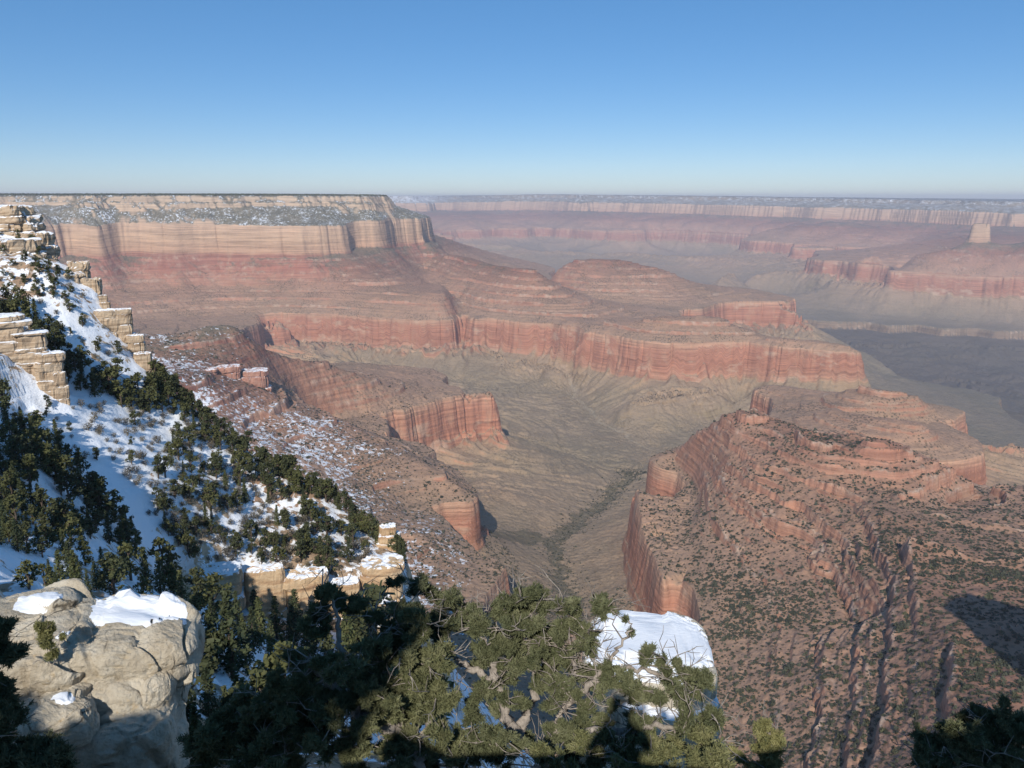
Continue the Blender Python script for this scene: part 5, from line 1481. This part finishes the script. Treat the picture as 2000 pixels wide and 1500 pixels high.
offview("round", 3.7, -1.9, 2.0, -1.6, 1.15, "small unseen juniper beside the stone wall, added to shade the corner pinyon")  # added out of view to shade the bottom right pinyon

offview("round", -11.2, -2.7, 1.3, -2.6, 1.0, "juniper on the rim whose crown darkens the foot of the pale boulder")
offview("round", 5.6, -2.8, 2.6, -1.8, 1.1, "larger unseen juniper past the wall end, added to deepen the corner shade")  # second tree put in out of view to darken the same corner
M_WALL = mat_ledge("dry_stone", (.22, .17, .12), (.36, .29, .21), (.45, .37, .28), 0.0, 2.5, .2)
def stone_wall():
    e = empty("stone_wall", (1.2, -1.0, -1.55)); tag(e, "low stone parapet wall behind the photographer at the viewpoint", "wall")
    rs = random.Random(9); V = []; F = []; off = 0
    for row in range(4):
        x = -2.5 + rs.uniform(-.2, 0)
        while x < 3.9:
            w = rs.uniform(.28, .6); v, q, t = stack_mesh(w / 2 - .01, .2, .285, 1, rs, 0, .02, .03, 20)
            v = v + [x + w / 2, rs.uniform(-.02, .02), row * .28]
            V.append(v); F.append(q + off); F.append(np.hstack([t, t[:, 2:3]]) + off); off += len(v); x += w
    V = np.concatenate(V); T = np.concatenate([f for f in F if len(f)])
    tri = T[:, 2] == T[:, 3]
    mesh_qt("courses", V, T[~tri], T[tri][:, :3], M_WALL, parent=e, smooth=False)
stone_wall()

def photographer():
    e = empty("person", (-.05, -.36, -1.5)); tag(e, "person standing at the viewpoint with raised hands, casting the head and shoulders shadow", "person")
    skin = NT("skin").done((.45, .28, .2)); cl = NT("dark_jacket").done((.05, .055, .07)); hr = NT("dark_hair").done((.03, .02, .015))
    vs = []; rad = []; ed = []
    def add(p, r, par=None):
        vs.append(p); rad.append(r)
        if par is not None: ed.append((par, len(vs) - 1))
        return len(vs) - 1
    pel = add((0, 0, .95), (.16, .12)); wst = add((0, 0, 1.12), (.15, .11), pel); chs = add((0, -.01, 1.35), (.18, .12), wst)
    nk = add((0, 0, 1.52), (.065, .065), chs); hd = add((0, .02, 1.62), (.085, .1), nk); tp = add((0, .01, 1.75), (.075, .085), hd)
    add((0, .1, 1.645), (.022, .02), hd)
    for s_ in (-1, 1):
        hp = add((s_ * .1, 0, .88), (.1, .1), pel); kn = add((s_ * .11, .02, .5), (.065, .065), hp); an = add((s_ * .11, -.01, .09), (.045, .05), kn); add((s_ * .12, .17, .04), (.04, .035), an)
        sh = add((s_ * .2, 0, 1.42), (.07, .07), chs); el = add((s_ * .27, .12, 1.18), (.05, .05), sh); wr = add((s_ * .11, .24, 1.38), (.033, .03), el); pm = add((s_ * .075, .27, 1.43), (.035, .022), wr)
        for k in range(4):
            a = add((s_ * (.07 - .012 * k), .295, 1.47 - .018 * k), (.0095, .0095), pm); add((s_ * (.035 - .008 * k), .315, 1.475 - .02 * k), (.008, .008), a)
        a = add((s_ * .06, .25, 1.46), (.011, .011), pm); add((s_ * .035, .24, 1.47), (.009, .009), a)
        add((s_ * .09, .01, 1.63), (.014, .022), hd)
    me = bpy.data.meshes.new("body"); me.from_pydata(vs, ed, []); o = bpy.data.objects.new("body", me); COL.objects.link(o); o.parent = e
    md = o.modifiers.new("skin", 'SKIN'); md.use_smooth_shade = True
    for i, sv in enumerate(me.skin_vertices[0].data): sv.radius = rad[i]; sv.use_root = (i == 0)
    o.modifiers.new("sub", 'SUBSURF').levels = 2; me.materials.append(cl)
    v, f = boulder_mesh(.098, .112, .12, 5, .9, .9, rough=.02, crack=0)
    k = (v[f.ravel()].reshape(-1, 4, 3)[:, :, 2].mean(1) > -.03) & (v[f.ravel()].reshape(-1, 4, 3)[:, :, 1].mean(1) < .07)
    mesh_np("hair", v + [0, .0, 1.715], f[k], hr, True, parent=e)
photographer()
# headland beyond the right edge whose shadow just reaches into the picture
outcrop(2610, 985, 2990, 1400, 612, 7, 61, M_LEDGE, "rock headland outside the right edge casting a shadow on the red slope", name="rock_outcrop", sink=60, dep=.8)
# ---------------------------------------------------------------- haze
def haze():
    m = bpy.data.materials.new("haze_air"); m.use_nodes = True
    n = m.node_tree.nodes; l = m.node_tree.links
    n.remove(n["Principled BSDF"])
    v = n.new("ShaderNodeVolumePrincipled")
    v.inputs["Color"].default_value = (0.82, 0.85, 1.0, 1)
    v.inputs["Density"].default_value = 4.9e-5
    v.inputs["Anisotropy"].default_value = 0.0
    l.new(v.outputs[0], n["Material Output"].inputs["Volume"])
    bm = bmesh.new()
    bmesh.ops.create_cube(bm, size=1.0)
    me = bpy.data.meshes.new("haze")
    zt, zb = 152.0, -1430.0
    for vv in bm.verts:
        vv.co = ((vv.co.x) * 64000, vv.co.y * 66000 , (zt + zb) / 2 + vv.co.z * (zt - zb))
    bm.to_mesh(me); bm.free(); me.materials.append(m)
    o = bpy.data.objects.new("haze", me); COL.objects.link(o)
    tag(o, kind="stuff")
haze()
